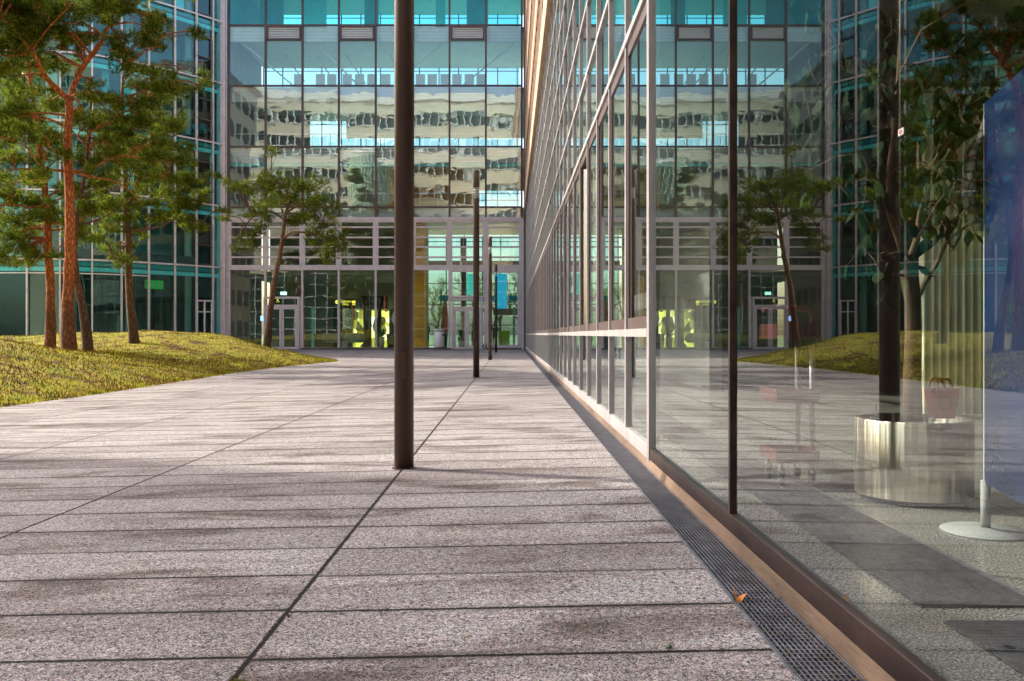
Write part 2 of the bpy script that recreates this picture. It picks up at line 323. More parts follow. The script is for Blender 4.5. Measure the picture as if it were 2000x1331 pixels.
# ------------------------------------------------------------------ the ground
o = MB().quad((-2500, -2500, -.4), (2500, -2500, -.4), (2500, 2500, -.4), (-2500, 2500, -.4)).build('ground', plain('parkland_ground', (.16, .19, .07), .95, 0, .4, .05)); setting(o)
xs = np.concatenate([np.linspace(-62, -8, 28), np.linspace(-7, .735, 24)]); ys = np.concatenate([np.linspace(-22, 0, 12), np.linspace(1, 52.75, 60)])
V = [(x, y, float(gz(x, y))) for y in ys for x in xs]; nx = len(xs)
Fc = [(j*nx+i, j*nx+i+1, (j+1)*nx+i+1, (j+1)*nx+i) for j in range(len(ys)-1) for i in range(nx-1)]
o = np_mesh('pavement', V, Fc, M['paving'], None, True, 4); setting(o)

# mound (lawn)
EY = [4, 8, 12.4, 15.3, 20, 23, 27, 29.5, 31, 32.5, 35, 38, 41, 44, 46]
EX = [-7.6, -7.35, -7.27, -7.2, -7.25, -7.3, -7.0, -6.5, -6.15, -6.5, -7.7, -9.2, -11, -14, -17]
def mound_h(x, y):
    ex = np.interp(y, EY, EX); d = ex - x
    dl = np.clip(d, 0, None)
    e = sstep(0, 4.2, dl) * 0.62 + sstep(0, 1.4, dl) * .38
    e = e * sstep(4, 8, y)
    xc = np.minimum(x + 13, 0) * .35 + np.maximum(x + 13, 0)
    h1 = 1.02 * np.exp(-(xc / 4.6)**2 - ((y - 17.5) / 6.5)**2)
    xc2 = np.minimum(x + 13.0, 0) * .35 + np.maximum(x + 13.0, 0)
    h2 = 1.02 * np.exp(-(xc2 / 4.6)**2 - ((y - 33) / 5.2)**2)
    h3 = .45 * np.exp(-(xc2 / 8)**2)
    h = (h1**3 + h2**3 + h3**3 + .12**3) ** (1/3)
    nz = .03 * np.sin(x * 2.1 + y * 1.3) + .025 * np.sin(x * 4.3 - y * 2.7)
    return gz(x, y) + (h + nz * h) * e + np.where(d > 0, .012 * sstep(0, .2, dl), 0)
ys = np.linspace(4, 46, 211); K = 96; V = []
for y in ys:
    ex = float(np.interp(y, EY, EX)); s_ = np.linspace(0, 1, K)**1.6; x = ex - s_ * (34 + ex); V.append(np.stack([x, np.full(K, y), mound_h(x, np.full(K, y))], 1))
V = np.concatenate(V); Fc = [(j*K+i, (j+1)*K+i, (j+1)*K+i+1, j*K+i+1) for j in range(len(ys)-1) for i in range(K-1)]
o = np_mesh('lawn_mound', V, Fc, M['turf'], None, True, 4); setting(o)

def blades(n, size, wid, mat, name, lay, yr, xr, keep=None):
    y = rng.uniform(yr[0]**.5, yr[1]**.5, n)**2; d = rng.uniform(0, 1, n)**1.3 * xr; x = np.interp(y, EY, EX) - d + rng.normal(0, .015, n)
    if keep is not None:
        k_ = keep(x, y); x = x[k_]; y = y[k_]; n = len(x)
    z = mound_h(x, y); a = rng.uniform(0, 2*np.pi, n); s_ = size * rng.uniform(.5, 1.3, n); tl = rng.uniform(0, lay, n); a2 = rng.uniform(0, 2*np.pi, n)
    ux, uy = np.cos(a), np.sin(a); w_ = wid * rng.uniform(.6, 1.4, n)
    A = np.stack([x - ux*w_, y - uy*w_, z], 1); B = np.stack([x + ux*w_, y + uy*w_, z], 1)
    C = np.stack([x + np.cos(a2)*s_*tl, y + np.sin(a2)*s_*tl, z + s_*np.sqrt(np.clip(1 - tl*tl, .02, 1))], 1)
    V = np.stack([A, B, C], 1).reshape(-1, 3); return setting(np_mesh(name, V, np.arange(3*n).reshape(-1, 3), mat), 'stuff')
def nz2(x, y): return np.sin(x*1.7 + 1.3*np.sin(y*1.1)) * np.sin(y*1.9 + np.sin(x*2.3)) + .5*np.sin(x*4.1 + y*3.3)
blades(190000, .042, .0065, M['blade'], 'grass', .8, (5, 45), 14, lambda x, y: nz2(x, y) + rng.normal(0, .6, len(x)) > -.45)
blades(95000, .075, .009, M['litter'], 'pine_litter', .99, (5, 45), 14, lambda x, y: (nz2(x, y) + rng.normal(0, .5, len(x)) < .1) | (rng.uniform(0, 1, len(x)) < .15) | ((y < 24) & (x < -9) & (rng.uniform(0, 1, len(x)) < .5)))

# ------------------------------------------------------------------ lamp posts
def lamp_post(y, label):
    z = float(gz(-.73, y)); t_ = thing('lamp_post', label, 'lamp post', (-.73, y, z), 'bronze lamp posts along the paving joint')
    c = (-.73, y); top = 4.42
    MB().lathe([(.0665, -.02), (.0665, top-.62), (.064, top-.60)], c, 40, z).build('shaft', M['pole'], t_, True)
    MB().lathe([(.05, top-.60), (.05, top-.36)], c, 20, z).build('lantern_glass', M['lightgrey'], t_, True)
    g = MB()
    for k in range(4): g.lathe([(.062, top-.56+k*.055), (.062, top-.545+k*.055)], c, 20, z)
    g.build('lantern_ring', M['steel'], t_)
    MB().lathe([(.0665, top-.36), (.072, top-.34), (.072, top-.02), (.06, top)], c, 28, z).build('cap', M['pole'], t_, True)
    MB().lathe([(.082, -.004), (.082, .006), (.068, .008)], c, 32, z).build('base_collar', M['rail_dark'], t_)
    for k in range(4): MB().lathe([(.0055, 0), (.0055, .006), (.003, .008)], (c[0] + .0752*math.cos(k*1.571+.78), c[1] + .0752*math.sin(k*1.571+.78)), 6, z+.005).build('bolt', M['steel'], t_)
    MB().bar((-.73, y-.0675, z+.62), (-.73, y-.0675, z+.80), .035, .004, (0, -1, 0)).build('access_hatch', M['pole'], t_)
lamp_post(5.97, 'tall brown lamp post nearest the camera, its top out of the frame')
lamp_post(18.6, 'brown lamp post with its lantern in view, second from the camera')
lamp_post(31.2, 'thin brown lamp post, third from the camera, by the far glass doors')
lamp_post(43.8, 'smallest and farthest brown lamp post, standing right before the glass facade')

# ------------------------------------------------------------------ drainage channel
dc = thing('drainage_channel', 'long steel grated drainage channel along the foot of the right glass facade', 'drain', (.81, 2, 0))
def zc(y): return float(gz(.81, y))
NG = 66; ys0 = -1.35
for k in range(NG):
    y0 = ys0 + k*.85 + .004; y1 = y0 + .842; za = zc(y0); g = MB()
    for i in range(11): x = .747 + i*(.150/10); g.box(x-.0018, x+.0018, y0, y1, za-.022, za+.001)
    n = 28 if k < 22 else 14
    for j in range(n+1):
        y = y0 + (y1-y0)*j/n; e = .003 if j in (0, n) else .0016; g.box(.747, .897, y-e if j else y, y+e if j < n else y, za-.016, za-.0008)
    g.build('grating', M['steel'], dc)
g = MB(); g.box(.735, .742, -2, 52.7, -.05, .0175); g.box(.901, .906, -2, 52.7, -.05, .0195); g.build('edge_angle', M['steel'], dc)
g = MB(); g.box(.742, .901, -2, 52.7, -.16, -.12); g.build('channel_bed', M['black'], dc)

# ------------------------------------------------------------------ right wing: near glass facade
rw = thing('office_wing', 'long glazed office wing on the right with bronze grey mullions and stone bands above', 'building', (.92, 0, 0))
Y0, BAY, NB = 5.79, 1.157, 40
YE = 52.62
g = MB(); g.add([(.9065, -2, .024), (.9175, -2, .076), (.9175, YE, .076), (.9065, YE, .024), (.9065, -2, -.1), (.9175, -2, -.1), (.9175, YE, -.1), (.9065, YE, -.1)], [(0,1,2,3),(4,7,6,5),(0,3,7,4),(1,5,6,2),(0,4,5,1),(3,2,6,7)]); g.build('sill_strip', M['tan'], rw)
g = MB(); g.box(.9185, .95, -2, Y0-.04, .05, .148); g.build('base_rail', M['rail_dark'], rw, bevel=.003)
g = MB(); g.box(.9165, .96, Y0+.04, YE, .06, .165); g.build('base_rail', M['mullion'], rw, bevel=.003)
big = [-.54-2.1, -.54+.06, 1.56, 3.66, Y0-.035]
for i, y in enumerate((-.60, 1.48, 3.66)):
    MB().box(.919, .948, y-.012, y+.012, .148, 3.6).build('glazing_joint', M['rail_dark'], rw)
for a, b_ in ((-2.6, -.612), (-.588, 1.468), (1.492, 3.648), (3.672, Y0-.05)):
    MB().quad((.935, a, .148), (.935, b_, .148), (.935, b_, 3.6), (.935, a, 3.6)).build('shopfront_pane', G_NEAR, rw)
g = MB(); g.box(.915, 1.0, -2.6, Y0-.05, 3.6, 3.75); g.build('transom', M['mullion'], rw)
rows = [3.22 + .83*k for k in range(7)]
for k in range(NB+1):
    y = Y0 + k*BAY
    if y > YE: break
    g = MB()
    if k == 0: g.box(.911, .985, y-.05, y-.012, .02, 8.2); g.box(.913, .985, y+.012, y+.045, .02, 8.2); g.box(.94, .98, y-.012, y+.012, .02, 8.2)
    else: g.box(.915, .985, y-.025, y+.025, .02, 8.2)
    g.build('mullion', M['mullion'], rw)
def tr(name, z0, z1, x0, mat):
    g = MB(); g.box(x0, .97, Y0+.05, YE, z0, z1); g.build(name, mat, rw)
tr('sill_rail', .885, .942, .912, M['mullion'])
for z in rows: tr('transom', z-.028, z+.028, .9135 if z > 3.3 else .907, M['mullion'])
g = MB()
for k in range(NB):
    a = Y0 + k*BAY + (.045 if k == 0 else .026); b_ = Y0 + (k+1)*BAY - .026
    if b_ > YE: break
    MB().quad((.94, a, .165), (.94, b_, .165), (.94, b_, .885), (.94, a, .885)).build('lower_pane', G_NEAR, rw)
    s = MB(); f_ = .042; z0, z1 = .943, 3.19
    s.box(.932, .965, a, a+f_, z0, z1); s.box(.932, .965, b_-f_, b_, z0, z1); s.box(.928, .965, a+f_, b_-f_, z0, z0+.085); s.box(.928, .965, a+f_, b_-f_, z1-.10, z1)
    w_ = s.build('window', M['sash'], rw)
    q = MB()
    if k == 4:   # this casement stands open, swung inwards
        h = Vector((.96, b_-f_, 0)); e = h + Vector((.55, -.80, 0)); q.quad((h.x, h.y, z0+.09), (e.x, e.y, z0+.09), (e.x, e.y, z1-.1), (h.x, h.y, z1-.1))
    else: q.quad((.94, a+f_, z0+.085), (.94, b_-f_, z0+.085), (.94, b_-f_, z1-.1), (.94, a+f_, z1-.1))
    sub('pane', q, G_NEAR, w_)
    for r_ in range(6): 
        e = random.uniform(-.0012, .0012); g.quad((.94+e, a, rows[r_]+.028), (.94, b_, rows[r_]+.028), (.94, b_, rows[r_+1]-.028), (.94+e, a, rows[r_+1]-.028))
setting(g.build('upper_glazing', G_NEAR, rw), 'stuff')
# small window fittings along the transom crossings
g = MB()
for k in range(1, NB):
    for z in rows[2:6]:
        y = Y0 + k*BAY; g.box(.902, .915, y-.010, y+.010, z+.03, z+.085)
setting(g.build('facade_fixing', M['sash'], rw), 'stuff')
# stone bands above
z = 8.2; k = 0
MB().box(.80, 1.3, -3, YE, 8.2, 8.95).build('cornice', M['stone_light'], rw, bevel=.01)
z = 8.95
for k in range(4):
    MB().box(.97, 1.3, -3, YE, z, z+2.0).build('window_band', M['darkwall'], rw)
    q = MB(); y = -2.5
    while y < YE: q.box(.87, .985, y, y+.28, z, z+2.0); y += 1.157
    setting(q.build('pier', M['stone_light'], rw), 'stuff')
    MB().box(.84, 1.3, -3, YE, z+2.0, z+2.5).build('spandrel', M['terracotta'], rw)
    MB().box(.86, 1.3, -3, YE, z+2.5, z+3.3).build('spandrel', M['stone_light'], rw)
    z += 3.3
MB().box(.82, 14, -3, YE, z, z+.6).build('roof', M['terracotta'], rw)
# body & interior of the wing
MB().box(.97, 13, -3, 3*0+58, -.2, .0).build('floor', M['terrazzo'], rw)
MB().box(1.0, 13, -3, 58, 3.62, 3.9).build('ceiling', M['darkwall'], rw)
MB().box(12.6, 13, -3, 58, 0, 3.62).build('inner_wall', M['darkwall'], rw)
MB().box(1.0, 13, 57.6, 58, 0, 22).build('inner_wall', M['darkwall'], rw)
MB().box(.97, 13, -3.2, -3, 0, 22).build('inner_wall', M['darkwall'], rw)
MB().box(3.2, 3.4, 14, 57.6, 0, 8.2).build('inner_wall', M['grey'], rw)
MB().box(3.4, 13, 14, 14.2, 0, 3.62).build('inner_wall', M['darkwall'], rw)
MB().box(1.3, 13, -3, 58, 8.2, 8.9).build('ceiling', M['lightgrey'], rw)
for y in (20, 26, 32):
    MB().lathe([(.2, 0), (.2, 3.62)], (2.1, y), 20, .0).build('column', M['grey'], rw, True)
# floor convector grille
fg = thing('floor_grille', 'fine slatted dark floor grille set in the terrazzo inside the right pane', 'floor grille', (1.55, 4, .002))
for (a, b_) in ((-.2, 2.72), (2.86, 6.4), (6.5, 11)):
    MB().box(1.35, 1.75, a, b_, .0021, .004).build('tray', M['black'], fg)
    q = MB(); y = a + .006
    while y < b_ - .01: q.box(1.352, 1.748, y, y+.0045, .0045, .011); y += .0125
    setting(q.build('slat', M['steel'], fg), 'stuff')
    MB().box(1.751, 1.765, a, b_, .0021, .0125).build('frame', M['steel'], fg)

# ------------------------------------------------------------------ far building
YF = 52.8; PX = F / YF
def fx(px): return (px - CX) / PX
def fz(py): return H + (CY - py) / PX
fb = thing('glass_office_building', 'tall glass office building closing the far end of the courtyard', 'building', (-8, YF, 0))
LV = [0, fz(525), fz(427), fz(405), fz(287), fz(168), fz(50), fz(-69), fz(-190)]
MX = [447, 519, 591, 662, 734, 807, 878, 949, 1019]
XL, XR = fx(447), fx(1019)
def pane(x0, x1, z0, z1, mat, y=YF, name='window_pane', par=fb, tilt=.0035):
    a = random.gauss(0, tilt)*(x1-x0)/2; b_ = random.gauss(0, tilt)*(z1-z0)/2
    MB().quad((x0, y-a-b_, z0), (x1, y+a-b_, z0), (x1, y+a+b_, z1), (x0, y-a+b_, z1)).build(name, mat, par)
for i, px in enumerate(MX):
    x = fx(px); wd = .055
    MB().box(x-wd, x+wd, YF-.10, YF+.10, LV[2], LV[8]).build('mullion', M['frame_dark'], fb)
    wd = .06 if i not in (0, 7, 8) else .11
    MB().box(x-wd, x+wd, YF-.11, YF+.10, 0, LV[2]).build('lower_mullion', M['frame_pink'], fb)
for j in range(3, 9):
    MB().box(XL, XR, YF-.085, YF+.09, LV[j]-.045, LV[j]+.045).build('transom', M['frame_dark'], fb)
MB().box(XL, XR, YF-.12, YF+.1, LV[2]-.14, LV[2]+.06).build('transom', M['frame_pink'], fb)
MB().box(XL, XR, YF-.12, YF+.1, LV[1]-.10, LV[1]+.10).build('transom', M['frame_pink'], fb)
MB().box(XL, XR, YF-.115, YF+.1, -.1, .10).build('plinth', M['sash'], fb)
for i in range(8):
    x0, x1 = fx(MX[i])+.06, fx(MX[i+1])-.06
    # framed louvre storey
    a, b_ = LV[1]+.10, LV[2]-.14; q = MB(); q.frame(x0, x1, a, b_, YF-.09, YF+.05, .11)
    for py in (444.5, 464.5, 483, 503): z = fz(py); q.box(x0+.11, x1-.11, YF-.10, YF-.02, z-.05, z+.05)
    w_ = q.build('louvre_window', M['frame_pink'], fb)
    q = MB(); e = random.gauss(0, .004); q.quad((x0+.1, YF+.02-e, a+.1), (x1-.1, YF+.02+e, a+.1), (x1-.1, YF+.02+e, b_-.1), (x0+.1, YF+.02-e, b_-.1)); sub('pane', q, G_LOW, w_)
    # ground panes
    if i not in (1, 6): pane(x0, x1, .1, LV[1]-.1, G_LOW)
    for j in range(2, 8):
        z0, z1 = LV[j]+.045, LV[j+1]-.045
        pane(x0, x1, z0, z1, G_TOP if j >= 6 else G_CONF if j == 5 else G_FAR)
    for j in (5,):       # vents with dark frames
        if i in (1, 3, 6):
            z1 = LV[6]-.05; q = MB(); q.frame(x0+.02, x1-.02, z1-.86, z1, YF-.14, YF-.02, .09)
            v_ = q.build('vent_window', M['frame_dark'], fb); q = MB()
            for k in range(5): q.box(x0+.11, x1-.11, YF-.06, YF-.03, z1-.76+k*.14, z1-.66+k*.14)
            sub('vent_slat', q, M['lightgrey'], v_)
# doors
def door(px0, px1, ptop, ptr, psplit, big=None):
    x0, x1, z1, zt, xs_ = fx(px0), fx(px1), fz(ptop), fz(ptr), fx(psplit)
    q = MB(); q.frame(x0, x1, .02, z1, YF-.16, YF+.05, .13); q.box(x0+.13, x1-.13, YF-.155, YF+.04, zt-.07, zt+.07)
    d = q.build('entrance_door', M['frame_pink'], fb)
    for a, b_, hx in ((x0+.14, xs_-.01, xs_-.14), (xs_+.01, x1-.14, xs_+.14)):
        q = MB(); q.frame(a, b_, .03, zt-.075, YF-.14, YF-.08, .13); lf = sub('door_leaf', q, M['frame_pink'], d)
        q = MB(); q.quad((a+.12, YF-.1, .14), (b_-.12, YF-.1, .14), (b_-.12, YF-.1, zt-.2), (a+.12, YF-.1, zt-.2)); sub('door_pane', q, G_LOW, d)
        q = MB(); q.tube([(hx-.12 if hx < xs_ else hx-.06, YF-.22, 1.05), (hx+.06 if hx < xs_ else hx+.12, YF-.22, 1.05)], .015); q.tube([(hx, YF-.14, 1.05), (hx, YF-.22, 1.05)], .012); sub('door_handle', q, M['steel'], d)
    for z in (2.35, 2.0, .95, .2):
        for x in (x0+.07, x1-.07): q = MB(); q.lathe([(.035, 0), (.035, .09)], (x, YF-.19), 10, z); sub('hinge', q, M['white'], d)
    q = MB(); q.quad((x0+.12, YF-.05, zt+.06), (x1-.12, YF-.05, zt+.06), (x1-.12, YF-.05, z1-.12), (x0+.12, YF-.05, z1-.12)); sub('fanlight', q, G_LOW, d)
door(516, 586, 580, 598, 551)
pane(fx(519)+.06, fx(591)-.06, fz(580)+.02, LV[1]-.1, G_LOW); MB().box(fx(586)+.005, fx(591)-.06, YF-.08, YF+.05, .1, fz(580)).build('door_jamb', M['frame_pink'], fb)
door(882, 943, 583, 602, 912)
q = MB(); q.frame(fx(878)+.06, fx(949)-.06, fz(582)+.01, LV[1]-.1, YF-.13, YF+.05, .11); w_ = q.build('transom_light', M['frame_pink'], fb)
pane(fx(878)+.15, fx(949)-.15, fz(582)+.1, LV[1]-.2, G_LOW)
q = MB(); q.frame(fx(949)+.12, fx(1019)-.1, .1, LV[1]-.1, YF-.13, YF+.05, .16); q.build('window_frame', M['frame_pink'], fb)
# corner posts
MB().box(XL-.62, XL-.12, YF-.35, YF+.2, 0, LV[8]).build('corner_post', M['frame_pink'], fb)
MB().box(XR+.12, .93, YF-.12, YF+.3, 0, LV[8]).build('corner_post', M['sash'], fb)
# roof, slabs
D = 12.0; YB = YF + D
D2 = 7.5
MB().box(XL-1, 14, YF-.02, YF+D2+.2, LV[8], LV[8]+.6).build('roof', M['grey'], fb)
MB().box(XL-1, 1.3, YF+.12, YB, -.25, .02).build('floor', M['lightgrey'], fb)
for j in (3, 4, 5, 6, 7):
    MB().box(XL, .95, YF+.12, YB if j < 4 else YF+D2, LV[j]-.32, LV[j]-.06 if j > 3 else LV[3]+.0).build('floor_slab', M['white'], fb)
    if j >= 4: MB().box(XL, XR, YF+.13, YF+.30, LV[j]-.95, LV[j]-.33).build('blind_box', M['lightgrey'] if j != 7 else M['cyan'], fb)
    if j >= 4:
        q = MB()
        for k in range(3): q.box(XL, XR, YF+.115, YF+.13, LV[j]-.88+k*.2, LV[j]-.84+k*.2)
        q.build('blind_slat', M['white'], fb)
for j in (3,):
    MB().box(XL, XR, YF+.115, YF+.2, LV[j-1]+.06, LV[j]-.05).build('spandrel_panel', M['lightgrey'], fb)
MB().box(XL, fx(1019), YF+.2, YF+.26, LV[4]-1.15, LV[4]-.34).build('translucent_panel', M['cyan'], fb)
# side & back walls
MB().box(XL-.3, XL-.15, YF+.25, YF+D2, 0, LV[8]).build('side_wall', M['grey'], fb)
MB().box(.95, 1.2, YF+.3, YB, 0, LV[3]).build('side_wall', M['grey'], fb); MB().box(.95, 1.2, YF+.3, YF+D2, LV[3], LV[8]).build('side_wall', M['lightgrey'], fb)
MB().box(XL, fx(800), YF+9, YF+9.2, 0.02, LV[3]-.33).build('back_wall', M['grey'], fb)
MB().box(XL, fx(735), YF+5.4, YF+5.6, LV[3], LV[4]-.33).build('back_wall', M['lightgrey'], fb); MB().box(fx(735), fx(930), YF+5.4, YF+5.6, LV[3], LV[4]-.33).build('back_wall', M['wood'], fb); MB().box(fx(930), .9, YF+5.4, YF+5.6, LV[3]+1.9, LV[4]-.33).build('back_wall', M['beige'], fb)
MB().box(XL, fx(560), YF+6, YF+6.2, LV[4], LV[5]-.33).build('back_wall', M['grey'], fb)
MB().box(fx(640), .9, YF+6, YF+6.2, LV[4]+1.9, LV[5]-.33).build('back_wall', M['lightgrey'], fb)
for (a, b_) in ((470, 520), (560, 610), (690, 720), (840, 860), (905, 950)):
    MB().box(fx(a), fx(b_), YF+4, YF+4.1, LV[6], LV[7]-.35).build('partition', M['teal'] if a % 20 else M['cyan'], fb)
# conference storey: white diagonal braces, row of chairs
for (pa, pb, zt) in (((468, 78), (575, 168), 0), ((612, 78), (700, 165), 0), ((860, 80), (807, 124), 0), ((1003, 80), (895, 168), 0), ((533, 80), (575, 135), 2), ((600, 84), (640, 140), 2), ((660, 80), (700, 140), 2), ((750, 78), (775, 135), 2), ((1000, 142), (965, 168), 2)):
    A = P(pa[0], pa[1], YF); B = P(pb[0], pb[1], YF); A.y = B.y = YF + .6 + zt; A.z = min(A.z, LV[6]-.4); B.z = max(B.z, LV[5]); MB().tube([A, B], .05 if not zt else .04, 8).build('brace', M['white'], fb)
for z in (LV[4], LV[3]):
    q = MB(); q.box(XL, XR, YF+1.0, YF+1.04, z+.98, z+1.03)
    x = XL+.4
    while x < XR: q.box(x-.015, x+.015, YF+1.0, YF+1.03, z, z+.98); x += 1.11
    q.quad((XL, YF+1.05, z+.1), (XR, YF+1.05, z+.1), (XR, YF+1.05, z+.9), (XL, YF+1.05, z+.9)) if False else None
    q.build('railing', M['white'], fb)
# rear glazed wall (seen through the lobby and the upper storeys)
for (px0, px1, z0, z1) in ((800, 1017, .05, LV[3]-.35), (447, 1017, LV[3], LV[4]-.33), (447, 1017, LV[4], LV[5]-.33), (447, 1017, LV[5], LV[6]-.33), (447, 1017, LV[6], LV[7]-.33)):
    x0, x1 = fx(px0), fx(px1)*1.0; yb = YB if z0 < LV[3]-.1 else YF+D2
    MB().quad((x0, yb-.1, z0), (x1, yb-.1, z0), (x1, yb-.1, z1), (x0, yb-.1, z1)).build('rear_pane', G_IN, fb)
    q = MB(); x = x0
    while x < x1: q.box(x-.035, x+.035, yb-.18, yb-.11, z0, z1); x += 1.35
    z = z0
    while z < z1: q.box(x0, x1, yb-.19, yb-.17, z-.03, z+.03); z += 1.55
    q.build('rear_frame', M['frame_dark'], fb)
# lobby fittings built into the building
MB().box(fx(795), fx(829), YF+.5, YF+2.6, .03, LV[2]-.2).build('timber_wall', M['wood'], fb)
MB().box(fx(830), .9, YB-1.2, YB-.9, 3.35, 3.75).build('lobby_beam', M['tealdark'], fb)
MB().box(fx(800), .9, YB-1.2, YB-.8, 5.9, 6.3).build('lobby_beam', M['darkwall'], fb)
MB().lathe([(.22, 0), (.22, LV[2])], (P(905, 0, YB-2).x, YB-2), 16, 0).build('lobby_column', M['sash'], fb, True)
blu = plain('blue_banner', (.02, .42, .75), .6, 0, .1, 2, emit=.25); tealb = plain('turquoise_banner', (.05, .6, .55), .6, 0, .1, 2, emit=.25)
MB().box(P(966, 0, 63).x, P(990, 0, 63).x, 63, 63.05, 3.3-.6, 5.3).build('blue_glass_panel', blu, fb)
MB().box(P(912, 0, 63).x, P(925, 0, 63).x, 63, 63.05, 3.8, 5.3).build('turquoise_glass_panel', tealb, fb)
MB().box(fx(960)*1.06, .85, YB-3, YB-1.5, 2.3, 2.75).build('lobby_canopy', M['sash'], fb)
MB().box(fx(640), fx(790), YF+8.8, YF+8.95, .02, 2.6).build('lit_shop_wall', M['litroom'], fb)
for (a, b_) in ((640, 655), (663, 677), (700, 716), (728, 736), (752, 800)):
    MB().box(fx(a)*1.12, fx(b_)*1.12, YF+8.3, YF+8.5, .02, 2.75).build('shop_pier', M['darkwall'], fb)
MB().box(fx(660), fx(722), YF+8.2, YF+8.35, 2.7, 3.6).build('shop_fascia', M['black'], fb)
MB().box(XL, fx(800), YF+.3, YF+9, LV[1]-.33, LV[1]-.1).build('lobby_ceiling', M['grey'], fb)
MB().box(fx(505), fx(515), YF+.4, YF+.48, fz(627), fz(617)).build('display_screen', M['screen'], fb)
MB().box(fx(546), fx(558), YF+.2, YF+.26, fz(576), fz(570)).build('exit_sign', M['exit'], fb)
for px in (607, 1004): MB().box(fx(px)-.08, fx(px)+.08, YF+.5, YF+.62, 0.02, fz(600)).build('glass_blade', M['cyan'] if px == 607 else M['grey'], fb)
def text(s, loc, size, mat, name, par=None, rot=(90, 0, 0)):
    cu = bpy.data.curves.new(name, 'FONT'); cu.body = s; cu.size = size; cu.extrude = .008; cu.align_x = 'CENTER'
    o = bpy.data.objects.new(name, cu); COL.objects.link(o); dg = bpy.context.evaluated_depsgraph_get()
    me = bpy.data.meshes.new_from_object(o.evaluated_get(dg)); bpy.data.objects.remove(o)
    me.transform(Matrix.Translation(loc) @ Matrix.Rotation(R(rot[0]), 4, 'X')); me.materials.clear()
    return link(name, me, mat, par)
sg = thing('illuminated_sign', 'black lobby sign with yellow lettering between a yellow disc and a yellow square', 'sign', (fx(672), YF+.7, 2.9))
MB().box(fx(640), fx(716), YF+.7, YF+.76, fz(602), fz(583)).build('board', M['black'], sg)
q = MB(); q.lathe([(.12, 0), (.12, .02)], (0, 0), 20); q.v = [(fx(654)+a, YF+.69-c, fz(589.5)+b_) for a, b_, c in q.v]; q.build('disc', M['yellow'], sg)
q = MB(); q.box(fx(684), fx(690), YF+.67, YF+.695, fz(592.5), fz(587)); q.box(fx(684), fx(690), YF+.67, YF+.695, fz(595.5), fz(594)); q.build('square_symbol', M['yellow'], sg)
text('FUGENRISHY', (fx(672), YF+.69, fz(590.5)), .17, M['yellow'], 'lettering', sg); text('HALL', (fx(671), YF+.69, fz(595.8)), .17, M['yellow'], 'lettering', sg)
s2 = thing('hanging_sign', 'small black sign with a yellow figure above the left double door', 'sign', (fx(540), YF+.4, fz(588)))
MB().box(fx(531), fx(545), YF+.4, YF+.44, fz(593), fz(583)).build('board', M['black'], s2)
q = MB(); q.lathe([(.05, 0), (.05, .02)], (0, 0), 12); q.v = [(fx(539)+a, YF+.39-c, fz(586)+b_) for a, b_, c in q.v]; q.bar((fx(536), YF+.385, fz(590)), (fx(543), YF+.385, fz(589)), .05, .02); q.build('symbol', M['yellow'], s2)

# lobby furniture ---------------------------------------------------
def lounge_chair(x, y, rz, label):
    c = thing('lounge_chair', label, 'chair', (x, y, .02), 'grey leather lounge chairs in the lobby')
    def T(b): b.v = [(x + a*math.cos(rz) - e*math.sin(rz), y + a*math.sin(rz) + e*math.cos(rz), z+.02) for a, e, z in b.v]; return b
    s_ = MB(); s_.add([(-.45,-.4,.38),(.45,-.4,.38),(.45,.4,.38),(-.45,.4,.38),(-.5,-.42,.5),(.5,-.42,.5),(.5,.42,.5),(-.5,.42,.5)], [(0,3,2,1),(4,5,6,7),(0,1,5,4),(1,2,6,5),(2,3,7,6),(3,0,4,7)]); T(s_).build('seat', M['leather'], c, bevel=.04)
    s_ = MB(); s_.add([(-.5,.3,.5),(.5,.3,.5),(.5,.45,.5),(-.5,.45,.5),(-.62,.36,.98),(.62,.36,.98),(.62,.5,.98),(-.62,.5,.98)], [(0,3,2,1),(4,5,6,7),(0,1,5,4),(1,2,6,5),(2,3,7,6),(3,0,4,7)]); T(s_).build('backrest', M['leather'], c, bevel=.04)
    for s in (-1, 1):
        s_ = MB(); s_.add([(s*.5,-.4,.5),(s*.5,.35,.5),(s*.58,.35,.5),(s*.58,-.4,.5),(s*.52,-.35,.7),(s*.6,.4,.95),(s*.7,.4,.95),(s*.6,-.35,.7)], [(0,1,2,3),(7,6,5,4),(0,4,5,1),(1,5,6,2),(2,6,7,3),(3,7,4,0)]); T(s_).build('armrest', M['leather'], c)
    s_ = MB(); s_.tube([(0,0,.05),(0,0,.38)], .03)
    for k in range(4): s_.tube([(0,0,.05),(.32*math.cos(k*1.57+.78),.32*math.sin(k*1.57+.78),.015)], .018)
    T(s_).build('base', M['steel'], c)
lounge_chair(fx(646)*1.03, YF+1.6, math.pi+.25, 'grey lounge chair in the lobby to the left of the low cube table')
lounge_chair(fx(693)*1.03, YF+1.6, math.pi-.25, 'grey lounge chair in the lobby to the right of the low cube table')
t_ = thing('side_table', 'low pale cube table between the two lounge chairs', 'table', (fx(665), YF+1.3, .02))
MB().box(fx(660), fx(671), YF+1.1, YF+1.5, .02, .42).build('body', M['grey'], t_); MB().box(fx(659.5), fx(671.5), YF+1.08, YF+1.52, .42, .45).build('top', M['lightgrey'], t_)
